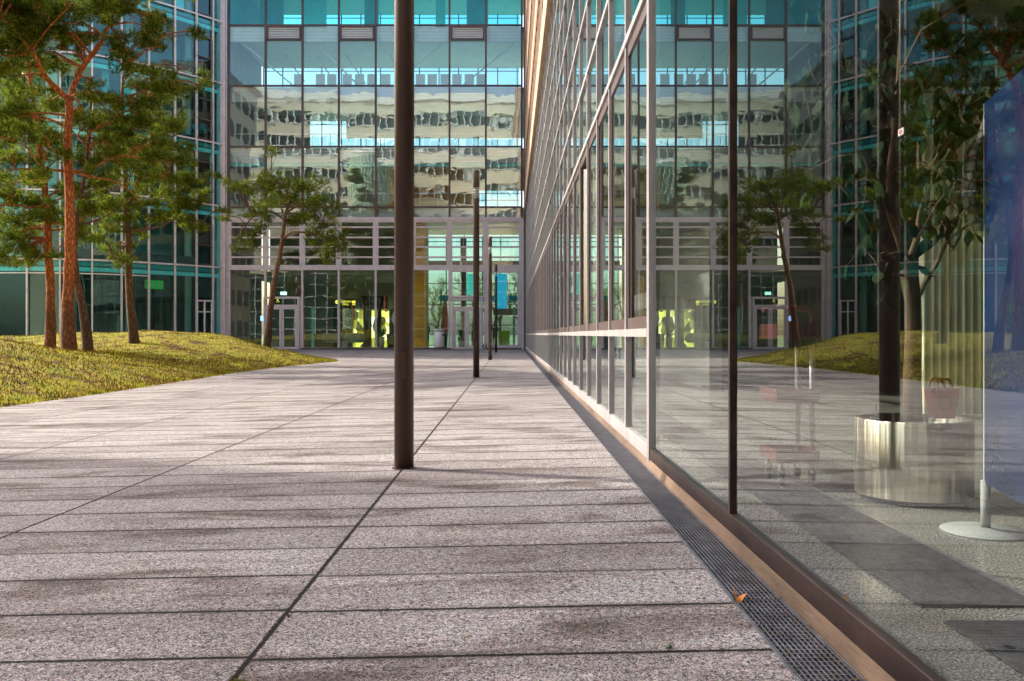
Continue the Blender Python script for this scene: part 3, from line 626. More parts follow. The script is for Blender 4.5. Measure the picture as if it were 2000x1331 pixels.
def potted(x, y, label, h=1.0):
    c = thing('potted_palm', label, 'plant', (x, y, .02), 'potted palms in the lobby')
    MB().lathe([(.14, 0), (.2, .75), (.17, .75), (.16, .7)], (x, y), 16, .02).build('pot', M['grey'], c, True)
    q = MB()
    for k in range(60):
        a = random.uniform(0, 6.28); l = random.uniform(.3, .75)*h; e = random.uniform(.3, 1.3)
        p = [Vector((x, y, .75)) + Vector((math.cos(a)*l*s_*math.cos(e), math.sin(a)*l*s_*math.cos(e), l*(s_*math.sin(e)*1.3 - .35*s_*s_))) for s_ in (0, .4, .75, 1)]
        sd_ = Vector((-math.sin(a), math.cos(a), 0))*.03
        q.add([p[0]-sd_*.4, p[0]+sd_*.4, p[1]+sd_, p[1]-sd_, p[2]+sd_, p[2]-sd_, p[3]], [(0,1,2,3),(3,2,4,5),(5,4,6)])
    q.build('fronds', M['potleaf'], c)
potted(fx(818), YF+.8, 'potted palm in a tall grey pot before the timber wall')
potted(fx(741), YF+.9, 'leafy potted palm in the lobby just left of the near lamp post')
potted(fx(896), YF+2.5, 'dark leafy potted palm behind the right double door')
# low blue armchairs
for k, (px, lab) in enumerate(((863, 'dark blue tub chair behind the litter bin'), (768, 'dark blue tub chair left of the near lamp post'))):
    x, y = fx(px)*1.03, YF+1.4; c = thing('tub_chair', lab, 'chair', (x, y, .02), 'blue tub chairs in the lobby')
    tb = plain('navy_fabric', (.02, .08, .13), .7); q = MB(); n = 14
    for i in range(n+1):
        a = R(-40 + 260*i/n); 
        for r_, z in ((.34, .08), (.40, .95), (.32, .93), (.27, .4)): q.v.append((x + r_*math.cos(a), y + r_*math.sin(a), z))
    q.f = [(i*4+j, i*4+(j+1) % 4, (i+1)*4+(j+1) % 4, (i+1)*4+j) for i in range(n) for j in range(4)]; q.build('shell', tb, c, True)
    MB().lathe([(.29, 0), (.31, .14), (.25, .16)], (x, y-.02), 20, .32).build('seat_cushion', tb, c, True)
# folded parasol outside lobby (salmon)
x, y = P(869, 0, 56).x, 56; c = thing('closed_parasol', 'closed salmon parasol standing behind the glass next to the right door', 'parasol', (x, y, .02))
MB().tube([(x, y, .02), (x, y, 3.2)], .025).build('pole', M['steel'], c); MB().lathe([(.05, 0), (.26, .35), (.22, 1.2), (.12, 2.1), (.02, 2.4)], (x, y), 12, .85).build('canopy', M['salmon'], c)
MB().lathe([(.3, 0), (.3, .08), (.05, .1)], (x, y), 16, .02).build('foot', M['grey'], c)
# hanging sculptures
x, y = P(783, 0, 54.5).x, 54.2; c = thing('hanging_sculpture', 'white rounded hanging sculpture half hidden behind the near lamp post', 'sculpture', (x, y, 1.6))
q = MB(); q.lathe([(.02, 0), (.35, .2), (.55, .65), (.5, 1.05), (.25, 1.35), (.03, 1.45)], (x, y), 20, 1.15); q.build('body', M['white'], c, True); MB().tube([(x, y, 2.6), (x, y, 4.5)], .01, 5).build('wire', M['steel'], c)
x = P(801, 0, 54.5).x; c = thing('painted_disc', 'dark red round hanging ornament right of the near lamp post', 'ornament', (x, y, 3.4))
q = MB(); q.lathe([(.02, 0), (.2, .12), (.3, .4), (.2, .68), (.02, .8)], (x, y), 20, 3.05); q.build('body', plain('dark_red_lacquer', (.12, .02, .02), .3), c, True)
MB().lathe([(.285, 0), (.305, .05), (.285, .1)], (x, y), 20, 3.3).build('band', M['salmon'], c, True); MB().tube([(x, y, 3.8), (x, y, 4.5)], .01, 5).build('wire', M['steel'], c)
# litter bin outside
x, y = P(858, 0, 51.6).x, 51.6; c = thing('litter_bin', 'slim cream cylindrical litter bin standing outside the glass facade', 'litter bin', (x, y, 0))
MB().lathe([(.29, 0), (.30, .02), (.30, .92), (.28, .93)], (x, y), 28, .16).build('body', M['white'], c, True); MB().lathe([(.33, 0), (.33, .07), (.2, .1)], (x, y), 28, 1.13).build('lid', M['lightgrey'], c, True)
MB().lathe([(.07, 0), (.07, .2)], (x, y), 12, -.02).build('post', M['steel'], c)
MB().box(x+.2, x+.31, y-.2, y-.12, .82, .95).build('ash_slot', M['black'], c)
# bollard lights
for px, lab in ((944, 'small steel bollard at the left of the post before the last bay'), (949.5, 'small steel bollard at the right of the post before the last bay')):
    x, y = fx(px), 52.3; c = thing('bollard', lab, 'bollard', (x, y, 0), 'small steel bollards at the facade post'); MB().lathe([(.05, 0), (.05, .34), (.04, .36)], (x, y), 12, 0).build('tube', M['steel'], c, True); MB().lathe([(.052, 0), (.052, .06)], (x, y), 12, .02).build('foot_ring', M['white'], c, True)
# people in the lobby
def person(x, y, z, pose, coat, leg, label, hgt=1.68, face=0):
    k = hgt / 1.7; me = bpy.data.meshes.new('person')
    def p(a, b_, c_): return (x + (a*math.cos(face) - b_*math.sin(face))*k, y + (a*math.sin(face) + b_*math.cos(face))*k, z + c_*k)
    J = [p(0,0,.95), p(0,0,1.12), p(0,.0,1.3), p(0,0,1.43), p(0,-.01,1.5), p(0,-.02,1.6), p(0,-.01,1.69),
         p(-.18,0,1.38), p(-.23,-.03,1.12), p(-.14+pose, -.22, .98), p(.18,0,1.38), p(.23,-.03,1.12), p(.14-pose,-.22,.98),
         p(-.10,0,.88), p(-.11,-.02,.48), p(-.11,.0,.09), p(.10,0,.88), p(.11,.02,.48), p(.11,.03,.09), p(-.12,-.15,.04), p(.12,-.12,.04)]
    E = [(0,1),(1,2),(2,3),(3,4),(4,5),(5,6),(2,7) if False else (3,7),(7,8),(8,9),(3,10),(10,11),(11,12),(0,13),(13,14),(14,15),(0,16),(16,17),(17,18),(15,19),(18,20)]
    r_ = [.15,.135,.15,.10,.055,.095,.07,.065,.05,.035,.065,.05,.035,.095,.065,.045,.095,.065,.045,.035,.035]
    me.from_pydata(J, E, []); o = bpy.data.objects.new('person', me); COL.objects.link(o); mo = o.modifiers.new('skin', 'SKIN')
    for i, v_ in enumerate(me.skin_vertices[0].data): v_.radius = (r_[i]*k, r_[i]*k); v_.use_root = (i == 0)
    s_ = o.modifiers.new('sub', 'SUBSURF'); s_.levels = s_.render_levels = 2; me.materials.append(coat)
    tag(o, label, 'person'); WL[o.name] = Vector((0, 0, 0))
    q = MB(); hx, hy, hz = p(0, -.03, 1.60)
    q.lathe([(.02, -.13), (.07, -.10), (.085, 0), (.07, .08), (.02, .11)], (hx, hy), 14, hz); sub('face', q, M['skin'], o, smooth=True)
    q = MB(); hx, hy, hz = p(0, .02, 1.62); q.lathe([(.06, -.16), (.1, -.05), (.1, .04), (.06, .11), (.01, .125)], (hx, hy), 14, hz); sub('hair', q, M['black'], o, smooth=True)
    return o
person(fx(834)*1.05, YF+2.2, .02, .05, M['cloth'], M['denim'], 'person in a long black coat standing inside the lobby beside the palm', 1.66, .15)
person(fx(975)*1.3-.1, YF+2.4, .02, .02, M['cloth'], M['denim'], 'person in dark clothes inside the last lobby bay', 1.72, -.6)
c = thing('lime_armchair', 'bright lime green armchair inside the last lobby bay', 'chair', (fx(984), YF+1.8, .02)); x, y = fx(984), YF+1.8; lm = plain('lime_fabric', (.25, .5, .02), .7)
MB().box(x-.35, x+.35, y-.3, y+.3, .15, .45).build('seat', lm, c, bevel=.05); MB().box(x-.35, x+.35, y+.3, y+.42, .15, 1.15).build('backrest', lm, c, bevel=.05)
q = MB(); [q.box(x+a*.3-.02, x+a*.3+.02, y+b_*.26-.02, y+b_*.26+.02, .02, .15) for a in (-1, 1) for b_ in (-1, 1)]; q.build('legs', M['steel'], c)
# conference chairs upstairs
def conf_chair(px, lab):
    x, y, z = fx(px)*1.04, YF+2.0, LV[5]-.06; c = thing('conference_chair', lab, 'chair', (x, y, z), 'white chairs in a row on the upper conference floor')
    MB().box(x-.29, x+.29, y-.25, y-.17, z+.5, z+1.3).build('backrest', M['white'], c, bevel=.02); MB().box(x-.29, x+.29, y-.17, y+.35, z+.42, z+.5).build('seat', M['white'], c)
    q = MB(); [q.box(x+a*.26-.02, x+a*.26+.02, y+b_-.02, y+b_+.02, z, z+.42) for a in (-1, 1) for b_ in (-.13, .3)]; q.build('leg_frame', M['steel'], c)
for k, px in enumerate((586, 628, 650, 680, 704, 728, 755, 822, 845, 870, 893, 917, 940)):
    conf_chair(px, 'white chair back in the upper conference row at the foot of the fourth storey')

# ------------------------------------------------------------------ left curved building
lb = thing('curved_glass_building', 'curved teal glass building behind the pines on the left', 'building', (-24, 50, 0))
mpx = [440, 415, 383, 341, 290, 237, 180, 118, 54, -14, -85, -160]
def YL(px): return float(np.interp(px, [-160, -85, 0, 60, 132, 200, 260, 303, 341, 383, 415, 440], [47.2, 46.6, 46.4, 46.35, 46.6, 47.25, 48.2, 49.2, 50.05, 51.1, 51.95, 52.7]))
pts = [Vector(((px - CX)/F*YL(px), YL(px), 0)) for px in mpx]
def inset(i, d):
    a = pts[max(i-1, 0)]; b_ = pts[min(i+1, len(pts)-1)]; t_ = (b_ - a).normalized(); n = Vector((-t_.y, t_.x, 0))
    if n.y < 0: n = -n
    return pts[i] + n*d
cen = Vector((-28, 66, 0))
ip = {d: [inset(i, d) for i in range(len(pts))] for d in (-.05, .05, .15, .6, 2.5, 4.5)}
LL = [0, fz(524), fz(405), fz(285), fz(167), fz(48), fz(-70), fz(-190)]
for i, p in enumerate(pts):
    a = ip[-.05][i]; q = MB(); n = (ip[.15][i]-a).normalized(); q.bar((a.x, a.y, -.1), (a.x, a.y, LL[-1]), .085, .12, (n.x, n.y, 0)); q.build('mullion', M['frame_white'], lb)
for j, z in enumerate(LL[1:]):
    q = MB()
    for i in range(len(pts)-1):
        a, b_ = ip[-.05][i], ip[-.05][i+1]; q.bar((a.x, a.y, z), (b_.x, b_.y, z), .09, .09)
    q.build('transom', M['frame_white'], lb)
def strip(d, z0, z1, i0=0, i1=None, name='panel', mat=None, th=.08):
    q = MB(); i1 = i1 or len(pts)-1
    for i in range(i0, i1):
        a, b_ = ip[d][i], ip[d][i+1]; zc_ = (z0+z1)/2; q.bar((a.x, a.y, zc_), (b_.x, b_.y, zc_), th, z1-z0)
    return q.build(name, mat, lb)
for j in range(7):
    z0, z1 = LL[j], LL[j+1]
    for i in range(len(pts)-1):
        a, b_ = ip[.05][i], ip[.05][i+1]; q = MB(); e = random.gauss(0, .006)
        q.quad((a.x, a.y-e, z0), (b_.x, b_.y-e, z0), (b_.x, b_.y+e, z1), (a.x, a.y+e, z1)); q.build('window_pane', G_LEFT, lb)
    strip(.15, z1-.62, z1-.40, name='blind_box', mat=M['cyan']); strip(.15, z1-.30, z1-.12, name='blind_box', mat=M['teal'])
    strip(.6, z1-.38, z1-.02, name='slab_edge', mat=M['tealdark'], th=.4)
    if j: strip(2.5, z0+.02, z0+.75, 0, None, 'desk_row', M['darkwall'], .6)
    for i in range(len(pts)-1):
        r_ = random.random()
        if r_ < .38 and j:
            a, b_ = ip[.6][i], ip[.6][i+1]; m_ = random.choice([M['lightgrey'], M['cyan'], M['teal'], M['white']]); s0 = random.random()*.5; s1 = s0 + random.uniform(.25, .5)
            A = a.lerp(b_, s0); B = a.lerp(b_, s1); q = MB(); zc_ = (z0+z1)/2 - .2; q.bar((A.x, A.y, zc_), (B.x, B.y, zc_), .05, z1-z0-.8); q.build('interior_screen', m_, lb)
        elif r_ < .72 and j:
            a, b_ = ip[.6][i], ip[.6][i+1]; q = MB()
            for k in range(5):
                A = a.lerp(b_, .1+.17*k); h = random.uniform(.15, .5); q.box(A.x-.07, A.x+.09, A.y-.1, A.y+.1, z0+.72, z0+.72+h)
            q.box(min(a.x, b_.x)+.1, max(a.x, b_.x)-.1, a.y-.1, a.y+.15, z0+.66, z0+.719); q.build('shelf', random.choice([M['darkwall'], M['sash'], M['tealdark']]), lb)
# operable windows in the corner bays
for j in range(1, 7):
    z0, z1 = LL[j], LL[j+1]; a, b_ = ip[-.05][2], ip[-.05][1]; q = MB()
    for zz in (z0+.12, z0+1.25, z0+2.45): q.bar((a.x+.06, a.y-.03, zz), (b_.x-.06, b_.y-.03, zz), .06, .07)
    for s_ in (a.lerp(b_, .08), b_.lerp(a, .08)): q.bar((s_.x, s_.y-.03, z0+.15), (s_.x, s_.y-.03, z0+2.42), .07, .06)
    q.build('window_sash', M['sash'], lb)
# ground-floor door and green lamp
a, b_ = ip[-.05][2], ip[-.05][1]; q = MB()
for s_ in (.06, .5, .94): A = a.lerp(b_, s_); q.bar((A.x, A.y-.04, 0), (A.x, A.y-.04, 2.9), .08, .07)
q.bar((a.x, a.y-.04, 2.9), (b_.x, b_.y-.04, 2.9), .08, .09); q.bar((a.x, a.y-.04, 2.25), (b_.x, b_.y-.04, 2.25), .07, .07); q.build('side_door', M['frame_white'], lb)
q = MB(); a, b_ = ip[.6][4], ip[.6][3]; q.bar((a.x+.1, a.y, 3.75), (a.lerp(b_, .75).x, a.lerp(b_, .75).y, 3.75), .08, .5); q.build('green_lamp', M['green_lamp'], lb)
strip(.05, .0, .12, name='plinth', mat=M['sash'])
q = MB(); zt = fz(548)
for i in range(len(pts)-1):
    a, b_ = ip[-.05][i], ip[-.05][i+1]
    if i > 3: q.bar((a.x, a.y, zt), (b_.x, b_.y, zt), .07, .06)
q.build('door_transom', M['frame_white'], lb)
# floors, back
for j, z in enumerate(LL):
    V = [(p.x, p.y, z-.2) for p in ip[.6]] + [(pts[-1].x, 62, z-.2), (-17.9, 62, z-.2)]
    n = len(V); V2 = V + [(a, b_, z-.02) for a, b_, c_ in V]; q = MB(); q.add(V2, [tuple(range(n)), tuple(range(2*n-1, n-1, -1))] + [(i, (i+1) % n, n+(i+1) % n, n+i) for i in range(n)]); q.build('floor_slab', M['grey'], lb)
strip(4.5, LL[1], LL[-1], 0, None, 'back_wall', M['tealdark'], .1); strip(4.5, 0, LL[1], 0, None, 'back_wall', M['darkwall'], .1)
MB().box(-18.2, -18.0, 53.6, 62, -.2, LL[-1]).build('end_wall', M['tealdark'], lb); MB().box(-33, -17.9, 61.8, 62, -.2, LL[-1]).build('rear_wall', M['tealdark'], lb)
MB().box(pts[-1].x-.4, pts[-1].x-.1, pts[-1].y, 62, -.2, LL[-1]+.5).build('end_wall', M['grey'], lb)
for (i, f_) in ((1, .5), (4, .5), (7, .5)):
    A = ip[2.5][i]; MB().lathe([(.2, 0), (.2, LL[-1])], (A.x, A.y), 16, 0).build('column', M['lightgrey'], lb, True)

# ------------------------------------------------------------------ building behind the camera (seen in the glass)
rb = thing('stone_office_building', 'sandstone office building with ribbon windows mirrored in the far glass facade', 'building', (-20, -18, 0))
def YR(x): return -17 - 4.5*math.cos((x+30)/22)*1.0 - .05*(x+50)
def rstrip(z0, z1, off, mat, name, x0=-64, x1=12, n=38):
    q = MB(); xs_ = np.linspace(x0, x1, n+1)
    for i in range(n):
        a, b_ = float(xs_[i]), float(xs_[i+1]); ya, yb = YR(a)+off, YR(b_)+off
        q.quad((b_, yb, z0), (a, ya, z0), (a, ya, z1), (b_, yb, z1)); q.quad((b_, yb, z1), (a, ya, z1), (a, ya-1.5, z1), (b_, yb-1.5, z1)); q.quad((b_, yb-1.5, z0), (a, ya-1.5, z0), (a, ya, z0), (b_, yb, z0))
    return q.build(name, mat, rb)
rstrip(0, 34.5, -.35, M['darkwall'], 'wall_backing'); rstrip(0, 10.6, -.2, plain('bottle_green_glass', (.012, .05, .04), .12, 0, .4, .4), 'glazed_base')
q = MB()
for x in np.arange(-64, 12, 1.7): y = YR(float(x)); q.box(x-.05, x+.05, y-.2, y+.02, 0, 10.6)
for z in np.arange(1.7, 10.6, 1.65):
    for x in np.arange(-64, 11.9, 1.7): q.bar((x, YR(float(x))-.1, z), (x+1.7, YR(float(x)+1.7)-.1, z), .1, .09)
setting(q.build('glazing_grid', M['white'], rb), 'stuff')
z = 10.6; rstrip(10.6, 13.4, 0, M['beige'], 'stone_band'); z = 13.4
q = MB(); q2 = MB()
while z < 32:
    rstrip(z+1.8, z+3.6, 0, M['beige'], 'stone_band'); rstrip(z, z+.12, .12, M['white'], 'sill_band')
    for x in np.arange(-64, 12, 1.15): y = YR(float(x)); q.box(x-.06, x+.06, y-.3, y-.02, z, z+1.8)
    for x in np.arange(-64, 12, 1.15):
        if random.random() < .3: y = YR(float(x)+.5); h = random.uniform(.4, 1.6); q2.box(x+.1, x+1.05, y-.33, y-.28, z+1.8-h, z+1.8)
    z += 3.6
setting(q.build('window_posts', M['white'], rb), 'stuff'); setting(q2.build('roller_blinds', M['lightgrey'], rb), 'stuff')
rstrip(z, z+1.0, .3, M['white'], 'parapet')
# glazed stair tower
tw = thing('stair_tower', 'curved glazed stair tower with a pale grid mirrored in the far facade', 'tower', (-21, -14, 0)); n = 22
q = MB(); g = MB()
for i in range(n):
    a = math.pi*i/n; b_ = math.pi*(i+1)/n; A = (-20.5+3.4*math.cos(a), -17.5+4.2*math.sin(a)); B = (-20.5+3.4*math.cos(b_), -17.5+4.2*math.sin(b_))
    q.quad((A[0], A[1], 0), (B[0], B[1], 0), (B[0], B[1], 25), (A[0], A[1], 25)); g.box(A[0]-.05, A[0]+.05, A[1]-.05, A[1]+.05, 0, 25)
    for z in np.arange(1, 25.1, 1.2): g.bar((A[0], A[1], z), (B[0], B[1], z), .08, .08)
q.build('glass_skin', plain('green_tower_glass', (.10, .22, .17), .15, 0, .3, .6), tw); g.build('grid', plain('cream_grid', (.75, .72, .5), .5), tw)
MB().lathe([(3.9, 0), (4.2, .5), (3.0, 1.0)], (-20.5, -17.5), 28, 25).build('roof', M['white'], tw)
# courtyard wall closing the right side behind the camera, a pale block by the far-left
c = tag(MB().box(1.0, 14, -20, -3.3, 0, 22).build('rear_block', M['stone_light']), 'pale stone block joining the right wing behind the camera', 'building')

# unseen block added off the left of the frame to shade the near slabs
ob = thing('shade_block', 'unseen block added left of the courtyard, out of the frame, to shade the near slabs', 'building', (-31, 0, 0))
q = MB(); q.box(-40, -30, 4, 17.2, -.4, 28); q.box(-40, -30, 17.2, 19.6, -.4, 24.5); q.build('wall', M['beige'], ob)
MB().box(-40.4, -29.6, 3.6, 17.5, 28, 28.5).build('roof', M['terracotta'], ob)
q = MB()
for z in range(8):
    for y in range(5): q.box(-30.1, -29.95, 5+y*2.45, 6.5+y*2.45, 1.2+z*3.4, 2.9+z*3.4)
setting(q.build('window_row', M['darkwall'], ob), 'stuff')

# ------------------------------------------------------------------ trees
def needles(pads, per, size, rngl, zdir=.55):
    Vs = []
    for (c, r, dens) in pads:
        n = int(per*dens*1.02); d = rngl.normal(0, 1, (n, 3)); d /= np.linalg.norm(d, axis=1)[:, None]; rad = rngl.uniform(0, 1, n)**.42
        # lumpy pad: knock holes with a few sub-clump centres
        k = max(4, int(7*dens)); cc = rngl.normal(0, 1, (k, 3)); cc /= np.linalg.norm(cc, axis=1)[:, None]; cc *= rngl.uniform(.35, .95, k)[:, None]
        pick = rngl.integers(0, k, n); p = cc[pick] + d*rad[:, None]*.60
        p = p*np.array(r)[None] + np.array(c)[None]; p[:, 2] -= .0
        T = 11; b_ = rngl.normal(0, 1, (n, 3)); b_[:, 2] = np.abs(b_[:, 2])*.6 + zdir*.6; b_ += (p - np.array(c))/np.array(r)*.8; b_ /= np.linalg.norm(b_, axis=1)[:, None]
        for _ in range(T):
            q = b_ + rngl.normal(0, .55, (n, 3)); q /= np.linalg.norm(q, axis=1)[:, None]; s_ = size*rngl.uniform(.8, 1.6, n)[:, None]
            sd_ = np.cross(q, rngl.normal(0, 1, (n, 3))); sd_ /= np.linalg.norm(sd_, axis=1)[:, None]; sd_ *= size*.060
            o_ = p - b_*size*rngl.uniform(0, .8, n)[:, None]
            Vs.append(np.stack([o_-sd_, o_+sd_, o_+q*s_], 1))
    V = np.concatenate(Vs).reshape(-1, 3); return V
def pine(name, label, Y, trunk, limbs, padspx, mat_b, mat_n, per=330, size=.15, seed=1, extra=None, twigs=4):
    """trunk, limbs: lists of (px, py, width_px, dy); padspx: (px, py, rx, ry, dy)"""
    rg = np.random.default_rng(seed); rr = random.Random(seed); bx = P(trunk[0][0], trunk[0][1], Y)
    base = Vector((bx.x, Y, float(mound_h(np.array(bx.x), np.array(Y))))); t_ = thing(name, label, 'tree', base, 'scots pines on the grassy mounds')
    def pl(seq): return [P(a, b_, Y+d) for a, b_, w_, d in seq], [w_*.39/F*(Y) for a, b_, w_, d in seq]
    def smooth(pts_, rad, k=4):
        o1, o2 = [], []
        for i in range(len(pts_)-1):
            p0 = pts_[max(i-1, 0)]; p1 = pts_[i]; p2 = pts_[i+1]; p3 = pts_[min(i+2, len(pts_)-1)]
            for s_ in range(k):
                u_ = s_/k; o1.append(.5*((2*p1) + (p2-p0)*u_ + (2*p0-5*p1+4*p2-p3)*u_*u_ + (3*p1-p0-3*p2+p3)*u_**3) + Vector((rr.gauss(0, .008), rr.gauss(0, .008), 0))); o2.append(rad[i]*(1-u_) + rad[i+1]*u_)
        o1.append(pts_[-1]); o2.append(rad[-1]); return o1, o2
    q = MB(); p_, r_ = pl(trunk); p_[0].z = base.z - .15; r_[0] *= 1.25; tp, trd = smooth(p_, r_, 5); q.tube(tp, trd, 14, wob=.10); q.build('trunk', mat_b, t_, True)
    nodes = [(v_, trd[i]) for i, v_ in enumerate(tp) if v_.z > base.z + (tp[-1].z-base.z)*.35]
    lq = MB()
    for l in limbs: p_, r_ = pl(l); p_, r_ = smooth(p_, r_); lq.tube(p_, r_, 8, wob=.12); nodes += list(zip(p_, r_))
    pads = []
    for (a, b_, rx, ry, d) in padspx: c = P(a, b_, Y+d); pads.append((c, (rx/F*Y*1.2, rx/F*Y*1.05, ry/F*Y*1.35), rx*ry/2200.0))
    if extra: pads += extra
    for (c, r, dens) in list(pads):
        for _ in range(2): pads.append((c + Vector((rr.gauss(0, .8)*r[0], rr.gauss(0, .9)*r[1], rr.gauss(0, .9)*r[2]*1.2)), (r[0]*.6, r[1]*.6, r[2]*.55), dens*.35))
    tw_ = lq
    for (c, r, dens) in pads:
        nb = min(nodes, key=lambda n_: (n_[0]-c).length + max(0, (n_[0].z - c.z))*.6); s_ = nb[0]; L_ = (c-s_).length; mid = s_.lerp(c, .5) + Vector((rr.gauss(0, .1), rr.gauss(0, .1), .10*L_+rr.gauss(0, .1)))
        pp, r2 = smooth([s_, mid, c], [min(nb[1]*.6, .045), .022, .012], 4); lq.tube(pp, r2, 6)
        for _ in range(twigs):
            e = c + Vector((rr.gauss(0, .5)*r[0], rr.gauss(0, .5)*r[1], rr.gauss(0, .5)*r[2])); s2_ = pp[rr.randint(3, 8)]; m_ = s2_.lerp(e, .5) + Vector((rr.gauss(0, .06), rr.gauss(0, .06), rr.gauss(0, .06))); tw_.tube([s2_, m_, e], [.010, .007, .004], 4)
    lq.build('limb', mat_b, t_, True)
    V = needles([(tuple(c), r, dn) for c, r, dn in pads], per, size, rg); np_mesh('crown', V, np.arange(len(V)).reshape(-1, 3), mat_n, t_)
    return t_
rr0 = random.Random(3)
def up_pads(cx, cy, Y, n, rx, ry, R0):
    o_ = []
    for _ in range(n):
        c = P(cx + rr0.gauss(0, rx), cy + rr0.gauss(0, ry), Y + rr0.gauss(0, 1.0)); o_.append((c, (R0*rr0.uniform(.7, 1.2), R0*rr0.uniform(.7, 1.1), R0*.45), 1.6))
    return o_
# main orange pine
pine('pine_tree', 'pine with the thickest straight orange trunk forking high in two', 24,
    [(135,655,34,0),(133,570,27,0),(137,450,24,0),(133,300,20,0),(135,192,18,0)],
    [[(134,195,15,0),(108,172,14,-.2),(85,145,12,-.4),(66,108,10,-.7),(30,60,7,-1),(0,30,4,-1.2)],
     [(137,195,16,0),(148,155,14,.1),(165,125,14,.2),(192,92,12,.2),(207,62,10,.2),(225,10,8,.3),(240,-60,6,.3),(235,-160,4,.3)],
     [(138,190,7,0),(175,178,6,-.5),(230,190,4,-.9),(285,178,3,-1.2)],
     [(136,335,8,0),(180,330,6,-.4),(215,310,5,-.8),(250,305,4,-1.1),(290,315,3,-1.3),(330,312,2,-1.5)],
     [(136,335,7,0),(175,345,5,-.3),(225,355,4,-.7),(255,375,3,-.9),(275,395,2,-1)],
     [(132,335,8,0),(100,332,6,-.3),(80,328,5,-.5),(65,350,3,-.6)],
     [(140,255,4,0),(165,280,3,.4),(178,300,2,.6)], [(60,105,5,-.7),(90,60,4,-.9),(130,20,3,-1)], [(200,70,5,.2),(235,80,4,-.4),(260,130,3,-.7),(240,160,2,-.7)]],
    [(22,40,52,30,-1),(70,28,46,26,-.5),(8,100,48,30,-1),(60,85,40,22,.6),(28,150,50,28,-.4),(85,205,34,20,.8),(30,225,52,26,.2),(70,262,40,18,-.5),(135,20,42,22,.4),(195,14,44,24,-.4),(250,22,40,24,.3),(288,70,30,20,-.6),(300,55,20,18,.5),(235,70,32,16,-.8),(200,195,36,14,-.8),(255,190,38,16,-.9),(300,150,34,18,-1.1),(350,178,28,14,-1.2),(250,135,26,14,-.6),(225,235,34,18,.8),(280,230,36,20,.3),(305,275,28,16,-.6),(150,100,20,14,.7),(110,120,28,16,.9),
     (330,305,34,16,-1.2),(270,335,36,14,-.9),(215,300,28,12,-.8),(60,345,30,14,-.5),(160,225,22,12,.9),(95,60,30,16,.9)],
    M['bark_orange'], M['needle'], per=430, size=.15, seed=11, extra=up_pads(150, -150, 24, 14, 120, 60, .9))
pine('pine_tree', 'slimmer leaning orange pine at the far left of the grove', 27,
    [(97,655,24,0),(99,590,21,0),(94,500,19,0),(92,420,17,0),(84,340,14,0),(75,270,12,0),(62,180,9,0),(50,90,6,0)],
    [[(88,400,6,0),(60,405,5,-.4),(25,400,4,-.7),(-20,405,3,-1)], [(92,430,5,0),(130,440,4,-.5),(170,425,3,-.8)], [(84,345,6,0),(50,330,5,-.5),(10,335,3,-.8)], [(78,280,5,0),(40,270,4,.5),(0,255,3,.8)]],
    [(20,300,40,18,-.5),(45,335,44,18,.3),(15,365,40,18,-.7),(50,395,42,18,.4),(20,430,46,20,-.5),(70,445,34,14,.6),(8,470,36,16,-.8),(20,512,42,12,-.9),(65,500,30,10,-.6),(110,415,34,16,.7),(140,380,34,18,.5),(95,290,34,16,.9),(40,230,44,20,.8),(150,440,30,14,-.3),(30,180,50,24,.9),(70,130,44,22,.9),(5,270,36,18,.7)],
    M['bark_orange'], M['needle'], per=400, size=.16, seed=12, extra=up_pads(20, -20, 27, 8, 80, 60, 1.0))
pine('pine_tree', 'pine with a rough leaning stem just right of the thickest orange trunk', 25,
    [(174,655,24,0),(163,610,20,0),(150,550,16,0),(146,490,13,0),(150,420,11,.4),(165,340,9,.8),(175,250,7,1.1),(180,150,5,1.3)],
    [[(150,440,5,0.4),(190,430,4,.3),(220,415,3,0)], [(165,340,5,.8),(200,300,4,1.1),(235,260,3,1.4)]],
    [(180,410,34,16,.5),(215,395,30,14,0),(170,370,30,16,1),(200,350,36,18,1.1),(235,300,36,18,1.3),(190,280,30,16,1.5),(215,255,34,18,1.3),(250,270,30,18,1.6),(165,315,24,14,1.3)],
    M['bark_dark'], M['needle'], per=420, size=.15, seed=13)
pine('pine_tree', 'dark trunked pine at the right of the left grove', 29.5,
    [(264,652,22,0),(254,590,18,0),(251,520,17,0),(250,450,15,0),(245,380,13,0),(243,300,10,0),(238,220,8,0),(240,150,5,0)],
    [[(250,452,6,0),(290,448,5,-.5),(320,440,4,-.8),(345,428,3,-1),(395,432,2,-1.2)], [(246,400,6,0),(300,390,4,-.4),(350,375,3,-.6)], [(248,440,5,0),(215,450,4,-.4),(195,470,3,-.6)], [(243,310,5,0),(290,290,4,.2),(335,280,3,.3)]],
    [(320,345,40,16,-.4),(365,360,32,14,-.7),(290,375,36,16,0),(340,395,38,16,-.6),(375,395,26,12,-.9),(300,420,30,12,-.3),(385,440,26,12,-1.2),(345,420,24,10,-.9),(215,440,28,14,-.4),(190,470,24,12,-.6),(225,480,26,12,.4),(240,410,34,16,.6),(330,290,36,16,.2),(350,240,30,16,.3),(290,300,34,16,.7),(300,240,36,18,.8),(205,410,30,14,.7),(270,450,20,10,.6),(330,180,34,16,.4),(240,510,18,8,-.5)],
    M['bark_dark'], M['needle'], per=420, size=.16, seed=14)
T5Y = 38
